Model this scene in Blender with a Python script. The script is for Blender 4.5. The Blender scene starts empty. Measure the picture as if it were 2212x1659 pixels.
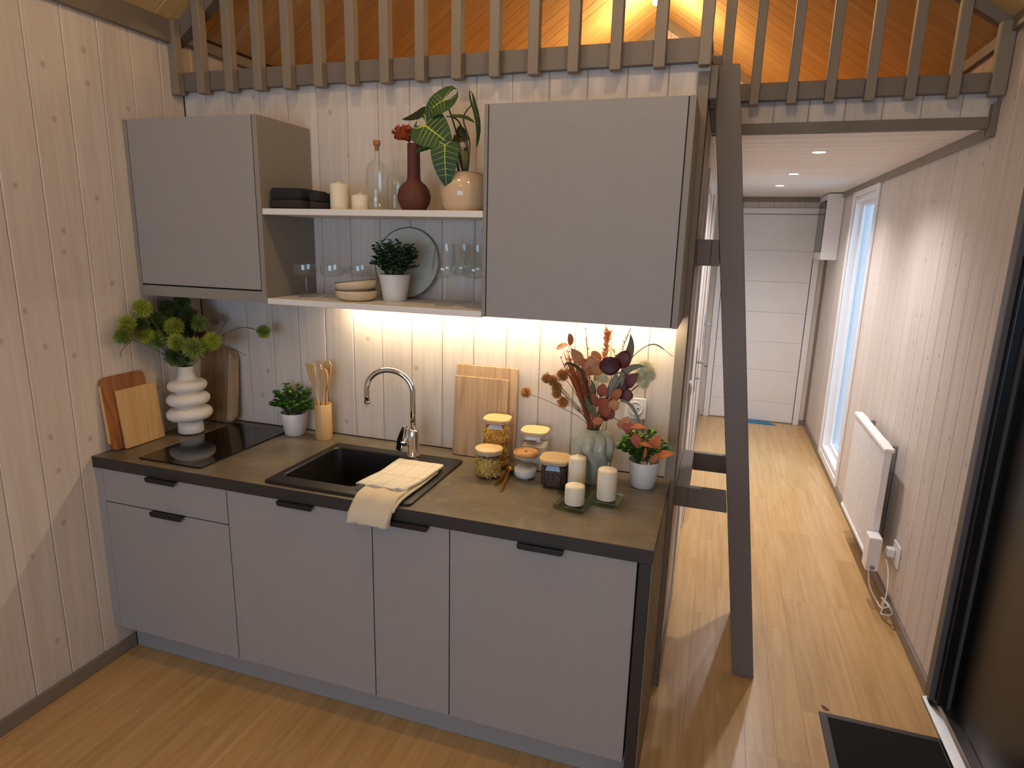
import bpy, bmesh, math, random
from mathutils import Vector, Matrix
S = bpy.context.scene
COL = S.collection
rnd = random.Random(7)
PI = math.pi

# ---------------------------------------------------------------- camera
yaw, pitch, roll = math.radians(-17.8424), math.radians(-12.7465), math.radians(1.5047)
fwd = Vector((math.sin(yaw)*math.cos(pitch), math.cos(yaw)*math.cos(pitch), math.sin(pitch)))
rgt = Vector((math.cos(yaw), -math.sin(yaw), 0)); up = rgt.cross(fwd)
r2 = math.cos(roll)*rgt + math.sin(roll)*up; u2 = -math.sin(roll)*rgt + math.cos(roll)*up
cd = bpy.data.cameras.new('camera'); cam = bpy.data.objects.new('camera', cd); COL.objects.link(cam)
mw = Matrix((( r2.x, u2.x, -fwd.x, 2.2941), (r2.y, u2.y, -fwd.y, -2.3515), (r2.z, u2.z, -fwd.z, 1.7679), (0, 0, 0, 1)))
cam.matrix_world = mw
cd.sensor_fit = 'HORIZONTAL'; cd.sensor_width = 36; cd.lens = 1357.96*36/2212
cd.clip_start = .02
S.camera = cam

# ---------------------------------------------------------------- world, lights, exposure
W = bpy.data.worlds.new('world'); S.world = W; W.use_nodes = True
bg = W.node_tree.nodes['Background']; bg.inputs[0].default_value = (.50, .72, 1, 1); bg.inputs[1].default_value = 5.8

def light(name, kind, loc, energy, col, size=.1, rot=None, sy=None, spot=None, blend=.5):
    d = bpy.data.lights.new(name, kind); d.energy = energy; d.color = col
    if kind == 'AREA':
        d.size = size
        if sy: d.shape = 'RECTANGLE'; d.size_y = sy
    else: d.shadow_soft_size = size
    if kind == 'SPOT': d.spot_size = math.radians(spot); d.spot_blend = blend
    o = bpy.data.objects.new(name, d); COL.objects.link(o); o.location = loc
    if rot: o.rotation_euler = rot
    return o
WARM = (1, .79, .53); WARMER = (1, .68, .33); NEUT = (1, .95, .97); DAY = (.62, .78, 1)
light('ridge_lamp_light', 'POINT', (1.15, -1.0, 3.25), 11, WARM, .035)
light('ridge_lamp_light', 'POINT', (2.25, -1.0, 3.2), 15, WARM, .035)
light('room_lamp_light', 'POINT', (1.63, -3.1, 3.4), 15, WARM, .06)
light('loft_lamp_light', 'POINT', (1.63, 3.05, 3.42), 31, WARMER, .05)
for y in (1.34, 2.36, 3.21):
    light('downlight_light', 'SPOT', (2.70, y, 2.24), 58, NEUT, .03, (0, 0, 0), spot=140, blend=1)
# daylight entering by the glazed panel of the passage and by the big window behind the camera
for nm, loc, sx, rt, sy in (('passage_portal', (3.40, 3.0, 1.14), 2.1, (0, PI/2, 0), .8), ('window_portal', (1.6, -4.66, 1.35), 2.3, (PI/2, 0, 0), 1.6)):
    lo = light(nm, 'AREA', loc, 1, (1, 1, 1), sx, rt, sy); lo.data.cycles.is_portal = True
S.view_settings.view_transform = 'Standard'; S.view_settings.look = 'None'
S.view_settings.exposure = 0; S.view_settings.gamma = 1
S.view_settings.use_curve_mapping = False
S.cycles.use_denoising = True
S.cycles.max_bounces = 10; S.cycles.transparent_max_bounces = 24; S.cycles.transmission_bounces = 8
S.cycles.sample_clamp_indirect = 4
S.cycles.caustics_reflective = False; S.cycles.caustics_refractive = False

# ---------------------------------------------------------------- materials
def lin(h):
    h = h.lstrip('#'); o = []
    for i in (0, 2, 4):
        c = int(h[i:i+2], 16)/255
        o.append(c/12.92 if c <= .04045 else ((c+.055)/1.055)**2.4)
    return tuple(o)+(1,)
MC = {}
def base(name):
    m = bpy.data.materials.new(name); m.use_nodes = True
    return m, m.node_tree.nodes, m.node_tree.links, m.node_tree.nodes['Principled BSDF']
def coords(N, L, stretch=(1, 1, 1), per_object=True):
    tc = N.new('ShaderNodeTexCoord'); mp = N.new('ShaderNodeMapping'); mp.inputs['Scale'].default_value = stretch
    if per_object:
        oi = N.new('ShaderNodeObjectInfo'); mu = N.new('ShaderNodeMath'); mu.operation = 'MULTIPLY'; mu.inputs[1].default_value = 37.3
        L.new(oi.outputs['Random'], mu.inputs[0])
        ad = N.new('ShaderNodeVectorMath'); ad.operation = 'ADD'
        L.new(tc.outputs['Object'], ad.inputs[0]); L.new(mu.outputs[0], ad.inputs[1]); L.new(ad.outputs[0], mp.inputs['Vector'])
    else: L.new(tc.outputs['Object'], mp.inputs['Vector'])
    return mp.outputs['Vector']
def mixc(N, L, a, b, fac, blend='MIX'):
    n = N.new('ShaderNodeMix'); n.data_type = 'RGBA'; n.blend_type = blend
    for s, v in ((n.inputs[6], a), (n.inputs[7], b), (n.inputs[0], fac)):
        if hasattr(v, 'links'): L.new(v, s)
        else: s.default_value = v
    return n.outputs[2]
def ramp(N, L, fac, a, b):
    n = N.new('ShaderNodeMapRange'); n.inputs[1].default_value = a; n.inputs[2].default_value = b
    L.new(fac, n.inputs[0]); return n.outputs[0]
def mat(name, col, rough=.5, metal=0, var=.06, scale=8, bump=.05, stretch=(1, 1, 1), bscale=None, spec=.5, sss=0, alpha=None, sheen=0, coat=0):
    if name in MC: return MC[name]
    m, N, L, P = base(name)
    v = coords(N, L, stretch)
    nz = N.new('ShaderNodeTexNoise'); nz.inputs['Scale'].default_value = scale; nz.inputs['Detail'].default_value = 4; L.new(v, nz.inputs['Vector'])
    c = lin(col); lo = tuple(x*(1-var) for x in c[:3])+(1,); hi = tuple(min(1, x*(1+var)) for x in c[:3])+(1,)
    L.new(mixc(N, L, lo, hi, ramp(N, L, nz.outputs[0], .3, .7)), P.inputs['Base Color'])
    P.inputs['Roughness'].default_value = rough; P.inputs['Metallic'].default_value = metal; P.inputs['Specular IOR Level'].default_value = spec
    if sss: P.inputs['Subsurface Weight'].default_value = sss; P.inputs['Subsurface Radius'].default_value = (.02, .015, .01)
    if sheen: P.inputs['Sheen Weight'].default_value = sheen
    if coat: P.inputs['Coat Weight'].default_value = coat
    if bump:
        b = N.new('ShaderNodeBump'); b.inputs['Strength'].default_value = bump; b.inputs['Distance'].default_value = .01
        n2 = N.new('ShaderNodeTexNoise'); n2.inputs['Scale'].default_value = bscale or scale*6; L.new(v, n2.inputs['Vector'])
        L.new(n2.outputs[0], b.inputs['Height']); L.new(b.outputs[0], P.inputs['Normal'])
    MC[name] = m; return m
def emis(name, col, strength):
    if name in MC: return MC[name]
    m, N, L, P = base(name); P.inputs['Base Color'].default_value = (.8, .8, .8, 1)
    P.inputs['Emission Color'].default_value = col; P.inputs['Emission Strength'].default_value = strength
    MC[name] = m; return m
def glass(name, tint=(1, 1, 1, 1), rough=.0, ior=1.45, gl=(1, 1, 1, 1), extra=0.0):
    """thin clear glass: transparency plus Fresnel reflection"""
    if name in MC: return MC[name]
    m = bpy.data.materials.new(name); m.use_nodes = True; N, L = m.node_tree.nodes, m.node_tree.links; N.clear()
    o = N.new('ShaderNodeOutputMaterial'); t = N.new('ShaderNodeBsdfTransparent'); t.inputs[0].default_value = tint
    g = N.new('ShaderNodeBsdfGlossy'); g.inputs['Roughness'].default_value = rough; g.inputs[0].default_value = gl
    f = N.new('ShaderNodeFresnel'); ge = N.new('ShaderNodeNewGeometry'); io = N.new('ShaderNodeMapRange')   # same reflectance from both sides
    io.inputs[3].default_value = ior; io.inputs[4].default_value = 1/ior; L.new(ge.outputs['Backfacing'], io.inputs[0]); L.new(io.outputs[0], f.inputs[0]); mx = N.new('ShaderNodeMixShader')
    a = N.new('ShaderNodeMath'); a.operation = 'ADD'; a.inputs[1].default_value = extra; a.use_clamp = True
    L.new(f.outputs[0], a.inputs[0]); L.new(a.outputs[0], mx.inputs[0]); L.new(t.outputs[0], mx.inputs[1]); L.new(g.outputs[0], mx.inputs[2]); L.new(mx.outputs[0], o.inputs[0])
    MC[name] = m; return m
def wood(name, c1, c2, rough=.5, stretch=(14, 14, 1), knots=0, knotcol='#9a8a7c', objvar=.08, bump=.08, distort=1.2, coat=0):
    """grain runs along the axis with the smallest stretch; each object gets its own tone and pattern"""
    if name in MC: return MC[name]
    m, N, L, P = base(name)
    v = coords(N, L, stretch)
    nz = N.new('ShaderNodeTexNoise'); nz.inputs['Scale'].default_value = 2.2; nz.inputs['Detail'].default_value = 7; nz.inputs['Distortion'].default_value = distort; L.new(v, nz.inputs['Vector'])
    col = mixc(N, L, lin(c1), lin(c2), ramp(N, L, nz.outputs[0], .32, .68))
    if knots:
        kv = coords(N, L, (1, 0, .8) if stretch[2] < 2 else (1, .7, 0))
        sx = N.new('ShaderNodeSeparateXYZ'); cx = N.new('ShaderNodeCombineXYZ'); L.new(kv, sx.inputs[0]); L.new(sx.outputs[0], cx.inputs[0]); L.new(sx.outputs[2 if stretch[2] < 2 else 1], cx.inputs[1]); kv = cx.outputs[0]
        vo = N.new('ShaderNodeTexVoronoi'); vo.voronoi_dimensions = '2D'; vo.inputs['Scale'].default_value = 5.2; vo.inputs['Randomness'].default_value = 1; L.new(kv, vo.inputs['Vector'])
        big = ramp(N, L, vo.outputs['Distance'], .066, .022)
        sep = N.new('ShaderNodeSeparateColor'); L.new(vo.outputs['Color'], sep.inputs[0])
        pick = ramp(N, L, sep.outputs[0], .45, .5)
        mm = N.new('ShaderNodeMath'); mm.operation = 'MULTIPLY'; L.new(big, mm.inputs[0]); L.new(pick, mm.inputs[1])
        mk = N.new('ShaderNodeMath'); mk.operation = 'MULTIPLY'; mk.inputs[1].default_value = knots; L.new(mm.outputs[0], mk.inputs[0])
        col = mixc(N, L, col, lin(knotcol), mk.outputs[0])
    oi = N.new('ShaderNodeObjectInfo'); hs = N.new('ShaderNodeHueSaturation')
    mr = N.new('ShaderNodeMapRange'); mr.inputs[3].default_value = 1-objvar; mr.inputs[4].default_value = 1+objvar; L.new(oi.outputs['Random'], mr.inputs[0])
    L.new(mr.outputs[0], hs.inputs['Value']); L.new(col, hs.inputs['Color']); L.new(hs.outputs[0], P.inputs['Base Color'])
    P.inputs['Roughness'].default_value = rough
    if coat: P.inputs['Coat Weight'].default_value = coat; P.inputs['Coat Roughness'].default_value = .3
    b = N.new('ShaderNodeBump'); b.inputs['Strength'].default_value = bump; b.inputs['Distance'].default_value = .004
    L.new(nz.outputs[0], b.inputs['Height']); L.new(b.outputs[0], P.inputs['Normal'])
    MC[name] = m; return m

PINE = wood('whitewashed_pine', '#dacfc5', '#cec2b7', .62, (16, 16, .7), knots=.5, knotcol='#8c7b70', objvar=.035)
PINE_CEIL = wood('whitewashed_pine_ceiling', '#e9e1da', '#dfd6cd', .6, (16, 16, .7), knots=.25, knotcol='#a89888', objvar=.03)
ROOFPINE = wood('roof_pine', '#dabb84', '#caa76a', .6, (16, 16, .7), knots=.2, knotcol='#a08a70', objvar=.05)
PINE_SOFT = wood('painted_pine_partition', '#d9cec5', '#d3c8be', .62, (9, 9, .7), knots=.3, knotcol='#a09084', objvar=.02, bump=.0)
BACKING = mat('groove_backing', '#8f7a68', .8, var=.03, bump=0)
TRIM = mat('taupe_trim_paint', '#857a6d', .5, var=.03, scale=5, bump=.03)
TRIM_D = mat('taupe_trim_paint_dark', '#766c62', .5, var=.03, scale=5, bump=.03)
FRONT = mat('grey_beige_laminate', '#999694', .55, var=.02, scale=30, bump=.02, bscale=500)
CARC = mat('grey_carcass_laminate', '#8d877f', .55, var=.02, scale=30, bump=.02, bscale=500)
GAP = mat('dark_interior_gap_shade', '#191715', .8, bump=0)  # dark cabinet body; its strips in the door gaps imitate shade
def slate():
    m, N, L, P = base('dark_stone_laminate'); v = coords(N, L, (1, 1, 1), False)
    a = N.new('ShaderNodeTexNoise'); a.inputs['Scale'].default_value = 3.2; a.inputs['Detail'].default_value = 6; a.inputs['Distortion'].default_value = .6; L.new(v, a.inputs['Vector'])
    b2 = N.new('ShaderNodeTexNoise'); b2.inputs['Scale'].default_value = 26; b2.inputs['Detail'].default_value = 5; L.new(v, b2.inputs['Vector'])
    c = mixc(N, L, lin('#5c5447'), lin('#7d725f'), ramp(N, L, a.outputs[0], .35, .68))
    c = mixc(N, L, c, lin('#96886f'), ramp(N, L, b2.outputs[0], .5, 1.1))
    L.new(c, P.inputs['Base Color']); P.inputs['Roughness'].default_value = .30
    b = N.new('ShaderNodeBump'); b.inputs['Strength'].default_value = .12; b.inputs['Distance'].default_value = .002; L.new(b2.outputs[0], b.inputs['Height']); L.new(b.outputs[0], P.inputs['Normal'])
    return m
SLATE = slate()
SLATE_E = mat('dark_stone_edge', '#2b2824', .5, var=.08, scale=20)
WHITE = mat('white_lacquer', '#f1edea', .4, var=.015, bump=.01)
SHELFW = mat('white_shelf_laminate', '#ece6e0', .45, var=.01, bump=0)
BLACKM = mat('black_satin_metal', '#0f0f0f', .38, var=.05, bump=0)
BLACKP = mat('black_composite', '#141312', .45, var=.15, scale=60, bump=.05, bscale=400)
CHROME = mat('polished_chrome', '#dcdcdc', .06, 1, 0, bump=0)
STEEL = mat('brushed_steel', '#a8a6a2', .32, 1, .05, bump=0)
BRASS = mat('brass', '#d9a63a', .18, 1, .05, bump=0)
CERAM = mat('matt_white_ceramic', '#e4dcd2', .55, var=.02, scale=20, bump=.03, bscale=300)
POTW = mat('white_pot_ceramic', '#e2e0dc', .4, var=.01, bump=0)
WAX = mat('ivory_wax', '#efe4cc', .5, var=.02, sss=.25, bump=.02)
WICK = mat('candle_wick', '#d8cdb8', .9, bump=0)
GLASS = glass('clear_glass', (.97, .985, .98, 1), 0, 1.42, extra=.015)
GLASSG = glass('green_tinted_glass', (.80, .88, .80, 1), .02, 1.6, extra=.05)
WGLASS = glass('window_glass', (.66, .70, .72, 1), 0, 1.45, extra=.02)
CORK = mat('cork', '#b07b4a', .9, var=.2, scale=60, bump=.3)
BAMBOO = wood('bamboo', '#e3c08c', '#d5ac74', .5, (26, 26, 1.5), objvar=.03)
BAMBOO_L = wood('bamboo_lid', '#e8cb98', '#dcb67c', .45, (2, 26, 26), objvar=.03)
FLOORW = wood('oak_floor_plank', '#d4ae78', '#bf9860', .28, (16, .9, 16), knots=.12, knotcol='#8d6640', objvar=.055, bump=.04, distort=.6)

# ---------------------------------------------------------------- mesh building
class MB:
    def __init__(s): s.v = []; s.f = []; s.sm = []; s.mi = []
    def add(s, V, F, smooth=False, mi=0):
        n = len(s.v); s.v += [tuple(p) for p in V]
        for f in F: s.f.append(tuple(i+n for i in f)); s.sm.append(smooth); s.mi.append(mi)
        return s
    def box(s, x0, x1, y0, y1, z0, z1, mi=0):
        V = [(x, y, z) for z in (z0, z1) for y in (y0, y1) for x in (x0, x1)]
        return s.add(V, [(0, 1, 3, 2), (4, 6, 7, 5), (0, 4, 5, 1), (2, 3, 7, 6), (0, 2, 6, 4), (1, 5, 7, 3)], mi=mi)
    def prism(s, poly, axis, a, b, mi=0, smooth=False):
        """poly in the two other axes (cyclic order), extruded along axis from a to b"""
        def P(p, t): return {'x': (t, p[0], p[1]), 'y': (p[0], t, p[1]), 'z': (p[0], p[1], t)}[axis]
        n = len(poly); V = [P(p, a) for p in poly]+[P(p, b) for p in poly]
        s.add(V, [tuple(range(n)), tuple(range(2*n-1, n-1, -1))], False, mi)
        k = len(s.v)-2*n
        for i in range(n): s.f.append((k+i, k+(i+1) % n, k+n+(i+1) % n, k+n+i)); s.sm.append(smooth); s.mi.append(mi)
        return s
    def lathe(s, prof, n=32, c=(0, 0, 0), rf=None, smooth=True, mi=0, shift=None):
        V = []; F = []
        for (r, z) in prof:
            for j in range(n):
                a = 2*PI*j/n; rr = r*(rf(a, z) if rf else 1); dx, dy = shift(z) if shift else (0, 0)
                V.append((c[0]+dx+rr*math.cos(a), c[1]+dy+rr*math.sin(a), c[2]+z))
        for i in range(len(prof)-1):
            for j in range(n): F.append((i*n+j, i*n+(j+1) % n, (i+1)*n+(j+1) % n, (i+1)*n+j))
        return s.add(V, F, smooth, mi)
    def tube(s, pts, r, n=8, mi=0, caps=True):
        pts = [Vector(p) for p in pts]; R = r if isinstance(r, (list, tuple)) else [r]*len(pts)
        V = []; F = []; t0 = (pts[1]-pts[0]).normalized()
        u = t0.orthogonal().normalized()
        for i, p in enumerate(pts):
            t = (pts[min(i+1, len(pts)-1)]-pts[max(i-1, 0)]).normalized()
            u = (u-t*u.dot(t)); u = u.normalized() if u.length > 1e-6 else t.orthogonal().normalized()
            w = t.cross(u)
            for j in range(n):
                a = 2*PI*j/n; V.append(p+(u*math.cos(a)+w*math.sin(a))*R[i])
        for i in range(len(pts)-1):
            for j in range(n): F.append((i*n+j, i*n+(j+1) % n, (i+1)*n+(j+1) % n, (i+1)*n+j))
        if caps: F.append(tuple(range(n-1, -1, -1))); F.append(tuple((len(pts)-1)*n+j for j in range(n)))
        return s.add(V, F, True, mi)
    def grid(s, fn, nu, nv, mi=0, smooth=True):
        V = [fn(i/nu, j/nv) for j in range(nv+1) for i in range(nu+1)]
        F = [(j*(nu+1)+i, j*(nu+1)+i+1, (j+1)*(nu+1)+i+1, (j+1)*(nu+1)+i) for j in range(nv) for i in range(nu)]
        return s.add(V, F, smooth, mi)
    def rot(s, M, start=0):
        s.v[start:] = [tuple(M @ Vector(p)) for p in s.v[start:]]; return s
def build(name, mb, m, parent=None, loc=(0, 0, 0), rot=None, bevel=0, seg=2, solid=0, sub=0, label=None, cat=None, group=None, kind=None):
    me = bpy.data.meshes.new(name); me.from_pydata(mb.v, [], mb.f)
    ms = m if isinstance(m, (list, tuple)) else [m]
    for x in ms: me.materials.append(x)
    for p, sm, mi in zip(me.polygons, mb.sm, mb.mi): p.use_smooth = sm; p.material_index = mi
    bm = bmesh.new(); bm.from_mesh(me); bmesh.ops.recalc_face_normals(bm, faces=bm.faces); bm.to_mesh(me); bm.free()
    o = bpy.data.objects.new(name, me); COL.objects.link(o); o.location = loc
    if rot: o.rotation_euler = rot
    if parent: o.parent = parent
    if solid: q = o.modifiers.new('s', 'SOLIDIFY'); q.thickness = solid; q.offset = 0
    if bevel: q = o.modifiers.new('b', 'BEVEL'); q.width = bevel; q.segments = seg; q.limit_method = 'ANGLE'
    if sub: q = o.modifiers.new('u', 'SUBSURF'); q.levels = sub; q.render_levels = sub
    return tag(o, label, cat, group, kind)
def tag(o, label=None, cat=None, group=None, kind=None):
    if label: o['label'] = label
    if cat: o['category'] = cat
    if group: o['group'] = group
    if kind: o['kind'] = kind
    return o
def thing(name, label, cat, loc=(0, 0, 0), rot=None, group=None):
    o = bpy.data.objects.new(name, None); COL.objects.link(o); o.location = loc; o.empty_display_size = .05
    if rot: o.rotation_euler = rot
    return tag(o, label, cat, group)
def struct(name, mb=None, m=None, **k):
    if mb is None:
        o = bpy.data.objects.new(name, None); COL.objects.link(o); return tag(o, kind='structure')
    return build(name, mb, m, kind='structure', **k)
def B(*a): return MB().box(*a)
def dup(o, parent=None, loc=None, rot=None, scale=None):
    c = o.copy(); COL.objects.link(c)
    if parent: c.parent = parent
    if loc is not None: c.location = loc
    if rot is not None: c.rotation_euler = rot
    if scale is not None: c.scale = scale
    return c
def rrect(x0, x1, y0, y1, r, n=5):
    P = []
    for cx, cy, a0 in ((x1-r, y1-r, 0), (x0+r, y1-r, PI/2), (x0+r, y0+r, PI), (x1-r, y0+r, 1.5*PI)):
        for i in range(n+1):
            a = a0+PI/2*i/n; P.append((cx+r*math.cos(a), cy+r*math.sin(a)))
    return P
def bez(pts, n=12):
    """smooth curve through the points"""
    P = [Vector(p) for p in pts]; P = [P[0]*2-P[1]]+P+[P[-1]*2-P[-2]]; o = []
    for i in range(1, len(P)-2):
        for k in range(n):
            t = k/n; a, b, c, d = P[i-1:i+3]
            o.append(.5*((2*b)+(c-a)*t+(2*a-5*b+4*c-d)*t*t+(3*b-a-3*c+d)*t**3))
    o.append(P[-2]); return o

# ================================================================ ROOM SHELL
EAVE, SL, XR = 2.62, .70, 3.26
YF, YB = 4.5, -4.6          # far wall of the passage, wall behind the camera
roofz = lambda x: EAVE + SL*min(x, XR-x)
BW = .1395
_bm = {}
def board_mesh(w, h, t=.014, m=PINE):
    """a vertical board: x = width, y = thickness (face at y=0, body to +y), z = height, chamfered long edges"""
    k = (round(w, 4), round(h, 4), m.name)
    if k not in _bm:
        c = .001 if m is PINE_SOFT else .0035; g = .0006 if m is not PINE_SOFT else .0002
        mb = MB().prism([(g, t), (g, c), (g+c, 0), (w-g-c, 0), (w-g, c), (w-g, t)], 'z', 0, h)
        me = bpy.data.meshes.new('board'); me.from_pydata(mb.v, [], mb.f); me.materials.append(m)
        bm = bmesh.new(); bm.from_mesh(me); bmesh.ops.recalc_face_normals(bm, faces=bm.faces); bm.to_mesh(me); bm.free()
        _bm[k] = me
    return _bm[k]
def board(parent, w, h, loc, rz=0, m=PINE, rot=None):
    o = bpy.data.objects.new('board', board_mesh(w, h, m=m)); COL.objects.link(o); o.parent = parent; o.location = loc
    o.rotation_euler = rot or (0, 0, rz); return o

# floor ----------------------------------------------------------
fl = struct('floor', B(-.1, XR+.1, YB-.05, YF+.05, -.12, -.0045), FLOORW)
pw = .109; pm = {}
def plank(x, y0, y1, w=pw):
    L_ = round(y1-y0, 2); k = (L_, w)
    if k not in pm:
        c = .0006
        mb = MB().prism([(.0001, -.012), (.0001, -c), (.0001+c, 0), (w-.0001-c, 0), (w-.0001, -c), (w-.0001, -.012)], 'y', .0002, L_-.0002)
        me = bpy.data.meshes.new('plank'); me.from_pydata(mb.v, [], mb.f); me.materials.append(FLOORW)
        bm = bmesh.new(); bm.from_mesh(me); bmesh.ops.recalc_face_normals(bm, faces=bm.faces); bm.to_mesh(me); bm.free(); pm[k] = me
    o = bpy.data.objects.new('plank', pm[k]); COL.objects.link(o); o.parent = fl; o.location = (x, y0, 0)
ncol = 30; x_off = 2.32-21*pw
for i in range(-1, ncol):
    x = x_off+i*pw
    w = pw
    if x < 0: w = pw+x; x = 0
    if x+w > XR: w = XR-x
    if w < .01: continue
    w = round(w, 4)
    y = -1.95-rnd.choice((0, .28, .56)); 
    hidden_hi = -.50 if x+w < 2.17 else 99
    while y < YF-.02:
        L_ = .85; y1 = min(y+L_, YF)
        if x+w < 2.15 and y > -.52: break
        plank(x, y, y1, w); y = y1

# walls: backing slabs with individual boards
wb = struct('wall_back', B(0, 2.2, .014, .11, 0, 2.40), BACKING)
e = [0]+[.1135+BW*k for k in range(15)]+[2.2]
for a, b in zip(e, e[1:]): board(wb, b-a, 2.39, (a, 0, .005))
wl = struct('wall_left', MB().box(-.12, -.014, YB-.1, YF, 0, EAVE), BACKING)
ys = [0]+[-.1125-BW*k for k in range(33)]
for a, b in zip(ys, ys[1:]):
    if b > YB-.01: board(wl, a-b, EAVE-.005, (0, b, .005), PI/2, rot=(0, 0, PI/2))
for k in range(29):       # knee wall of the loft
    y = k*BW
    if y+BW < 4.01: board(wl, BW, EAVE-2.42, (0, y, 2.405), rot=(0, 0, PI/2))
# right wall, with the openings of entry door and glazed panel
WY0, WY1, WZ0, WZ1 = 2.62, 3.42, .10, 2.18
EY0, EY1, EZ = -.82, .245, 2.12
wr = struct('wall_right', MB().box(XR+.014, XR+.16, EY1, WY0, 0, EAVE).box(XR+.014, XR+.16, WY1, YF+.1, 0, EAVE).box(XR+.014, XR+.16, WY0, WY1, 0, WZ0).box(XR+.014, XR+.16, WY0, WY1, WZ1, EAVE)
            .box(XR+.014, XR+.16, YB-.1, EY0, 0, EAVE).box(XR+.014, XR+.16, EY0, EY1, EZ, EAVE), BACKING)
def rboards(y0, y1, z0, z1, first=None):
    y = y0
    while y < y1-.005:
        yn = min(first if (first and y < first) else y+BW, y1)
        board(wr, yn-y, z1-z0-.005, (XR, yn, z0+.005), rot=(0, 0, -PI/2)); y = yn
rboards(EY1, WY0, 0, EAVE, .276)
rboards(WY1, YF, 0, EAVE)
rboards(WY0, WY1, WZ1, EAVE)
rboards(EY0, EY1, EZ, EAVE)
rboards(YB, EY0, 0, EAVE)
# partition between kitchen room and passage (face x = 2.2) with two doors
D1, D2 = (.80, 1.56), (2.36, 3.12)
wp = struct('wall_hall', MB().box(2.10, 2.186, .11, D1[0], 0, 2.40).box(2.10, 2.186, D1[1], D2[0], 0, 2.40).box(2.10, 2.186, D2[1], YF, 0, 2.40).box(2.10, 2.186, D1[0], D1[1], 2.06, 2.40).box(2.10, 2.186, D2[0], D2[1], 2.06, 2.40), BACKING)
def pboards(y0, y1, z0, z1):
    y = y0
    while y < y1-.005:
        yn = min(y+BW, y1); board(wp, yn-y, z1-z0-.005, (2.2, y, z0+.005), m=PINE_SOFT, rot=(0, 0, PI/2)); y = yn
pboards(.0, D1[0], 0, 2.39); pboards(D1[1], D2[0], 0, 2.39); pboards(D2[1], YF, 0, 2.39)
pboards(D1[0], D1[1], 2.06, 2.39); pboards(D2[0], D2[1], 2.06, 2.39)
# far wall of the passage
FX0, FX1 = 2.31, 3.14
wf = struct('wall_far', MB().box(2.1, FX0, YF+.014, YF+.12, 0, 2.40).box(FX1, XR+.1, YF+.014, YF+.12, 0, 2.40).box(FX0, FX1, YF+.014, YF+.12, 2.10, 2.40).box(2.1, XR+.1, YF+.121, YF+.2, -.1, 2.40), BACKING)  # last slab is added behind the door to block outside light
for a, b, z in ((2.2, FX0, 0), (FX1, XR, 0)):
    board(wf, b-a, 2.39-z, (a, YF, z+.005))
x = FX0
while x < FX1-.005:
    xn = min(x+BW, FX1); board(wf, xn-x, .285, (x, YF, 2.105)); x = xn
# wall behind the camera with a big window
wq = struct('wall_front', MB().box(-.1, .45, YB-.12, YB, 0, 3.8).box(2.75, XR+.1, YB-.12, YB, 0, 3.8).box(.45, 2.75, YB-.12, YB, 0, .55).box(.45, 2.75, YB-.12, YB, 2.15, 3.8), mat('front_wall_pine', '#d8c8b8', .6, var=.05))
w2 = struct('window_2'); 
build('frame', MB().box(.45, .52, YB-.1, YB+.01, .55, 2.15).box(2.68, 2.75, YB-.1, YB+.01, .55, 2.15).box(.52, 2.68, YB-.1, YB+.01, .55, .62).box(.52, 2.68, YB-.1, YB+.01, 2.08, 2.15).box(1.57, 1.63, YB-.1, YB, .62, 2.08), WHITE, w2)
build('pane', B(.52, 2.68, YB-.06, YB-.055, .62, 2.08), glass('clear_pane', (1, 1, 1, 1), 0, 1.45), w2)

# passage ceiling, header, loft floor
HC = 2.257
hc = struct('ceiling', B(2.2, XR, .76, YF, HC+.015, 2.40), BACKING)
y = .76
while y < YF-.005:
    yn = min(y+BW, YF); board(hc, yn-y, XR-2.2-.002, (2.201, y, HC), m=PINE_CEIL, rot=(-PI/2, 0, -PI/2)); y = yn
for o in list(hc.children):  # boards lie flat, good side down, long side across the passage
    y = o.location.y; w = max(v.co.x for v in o.data.vertices)+.0006
    o.matrix_basis = Matrix(((0, 0, 1, 2.201), (1, 0, 0, y), (0, 1, 0, HC), (0, 0, 0, 1)))
hd = struct('wall_header', B(2.2, XR, .754, .80, HC, 2.44), BACKING)
hx = [2.2, 2.306, 2.446, 2.585, 2.724, 2.864, 3.003, 3.142, XR]
for a, b in zip(hx, hx[1:]): board(hd, b-a, 2.44-HC-.03, (a, .74, HC+.03))
lf = struct('floor', B(0, 2.2, .12, 4.0, 2.401, 2.42), FLOORW)
struct('floor', B(2.2, XR, .80, 4.0, 2.401, 2.42), FLOORW)
# roof: two slopes made of boards that run up to the ridge
rf = struct('ceiling', MB().prism([(-.12, EAVE-.084+.02), (XR/2, roofz(XR/2)+.02), (XR+.12, EAVE-.084+.02), (XR+.12, EAVE+.10), (XR/2, roofz(XR/2)+.2), (-.12, EAVE+.10)], 'y', YB-.15, 4.3), BACKING)
SLEN = math.hypot(XR/2, SL*XR/2); ang = math.atan(SL)
for k in range(-34, 29):
    y = k*BW
    if y < YB: continue
    w = BW if y+BW <= 4.0 else 4.0-y
    c, s_ = math.cos(ang), math.sin(ang)
    for side in (0, 1):
        o = board(rf, w, SLEN-.002, (0, 0, 0), m=ROOFPINE)
        if side == 0: M_ = Matrix(((0, -s_, c, 0), (1, 0, 0, y), (0, c, s_, EAVE), (0, 0, 0, 1)))
        else: M_ = Matrix(((0, s_, -c, XR), (-1, 0, 0, y+w), (0, c, s_, EAVE), (0, 0, 0, 1)))
        o.matrix_basis = M_
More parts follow.
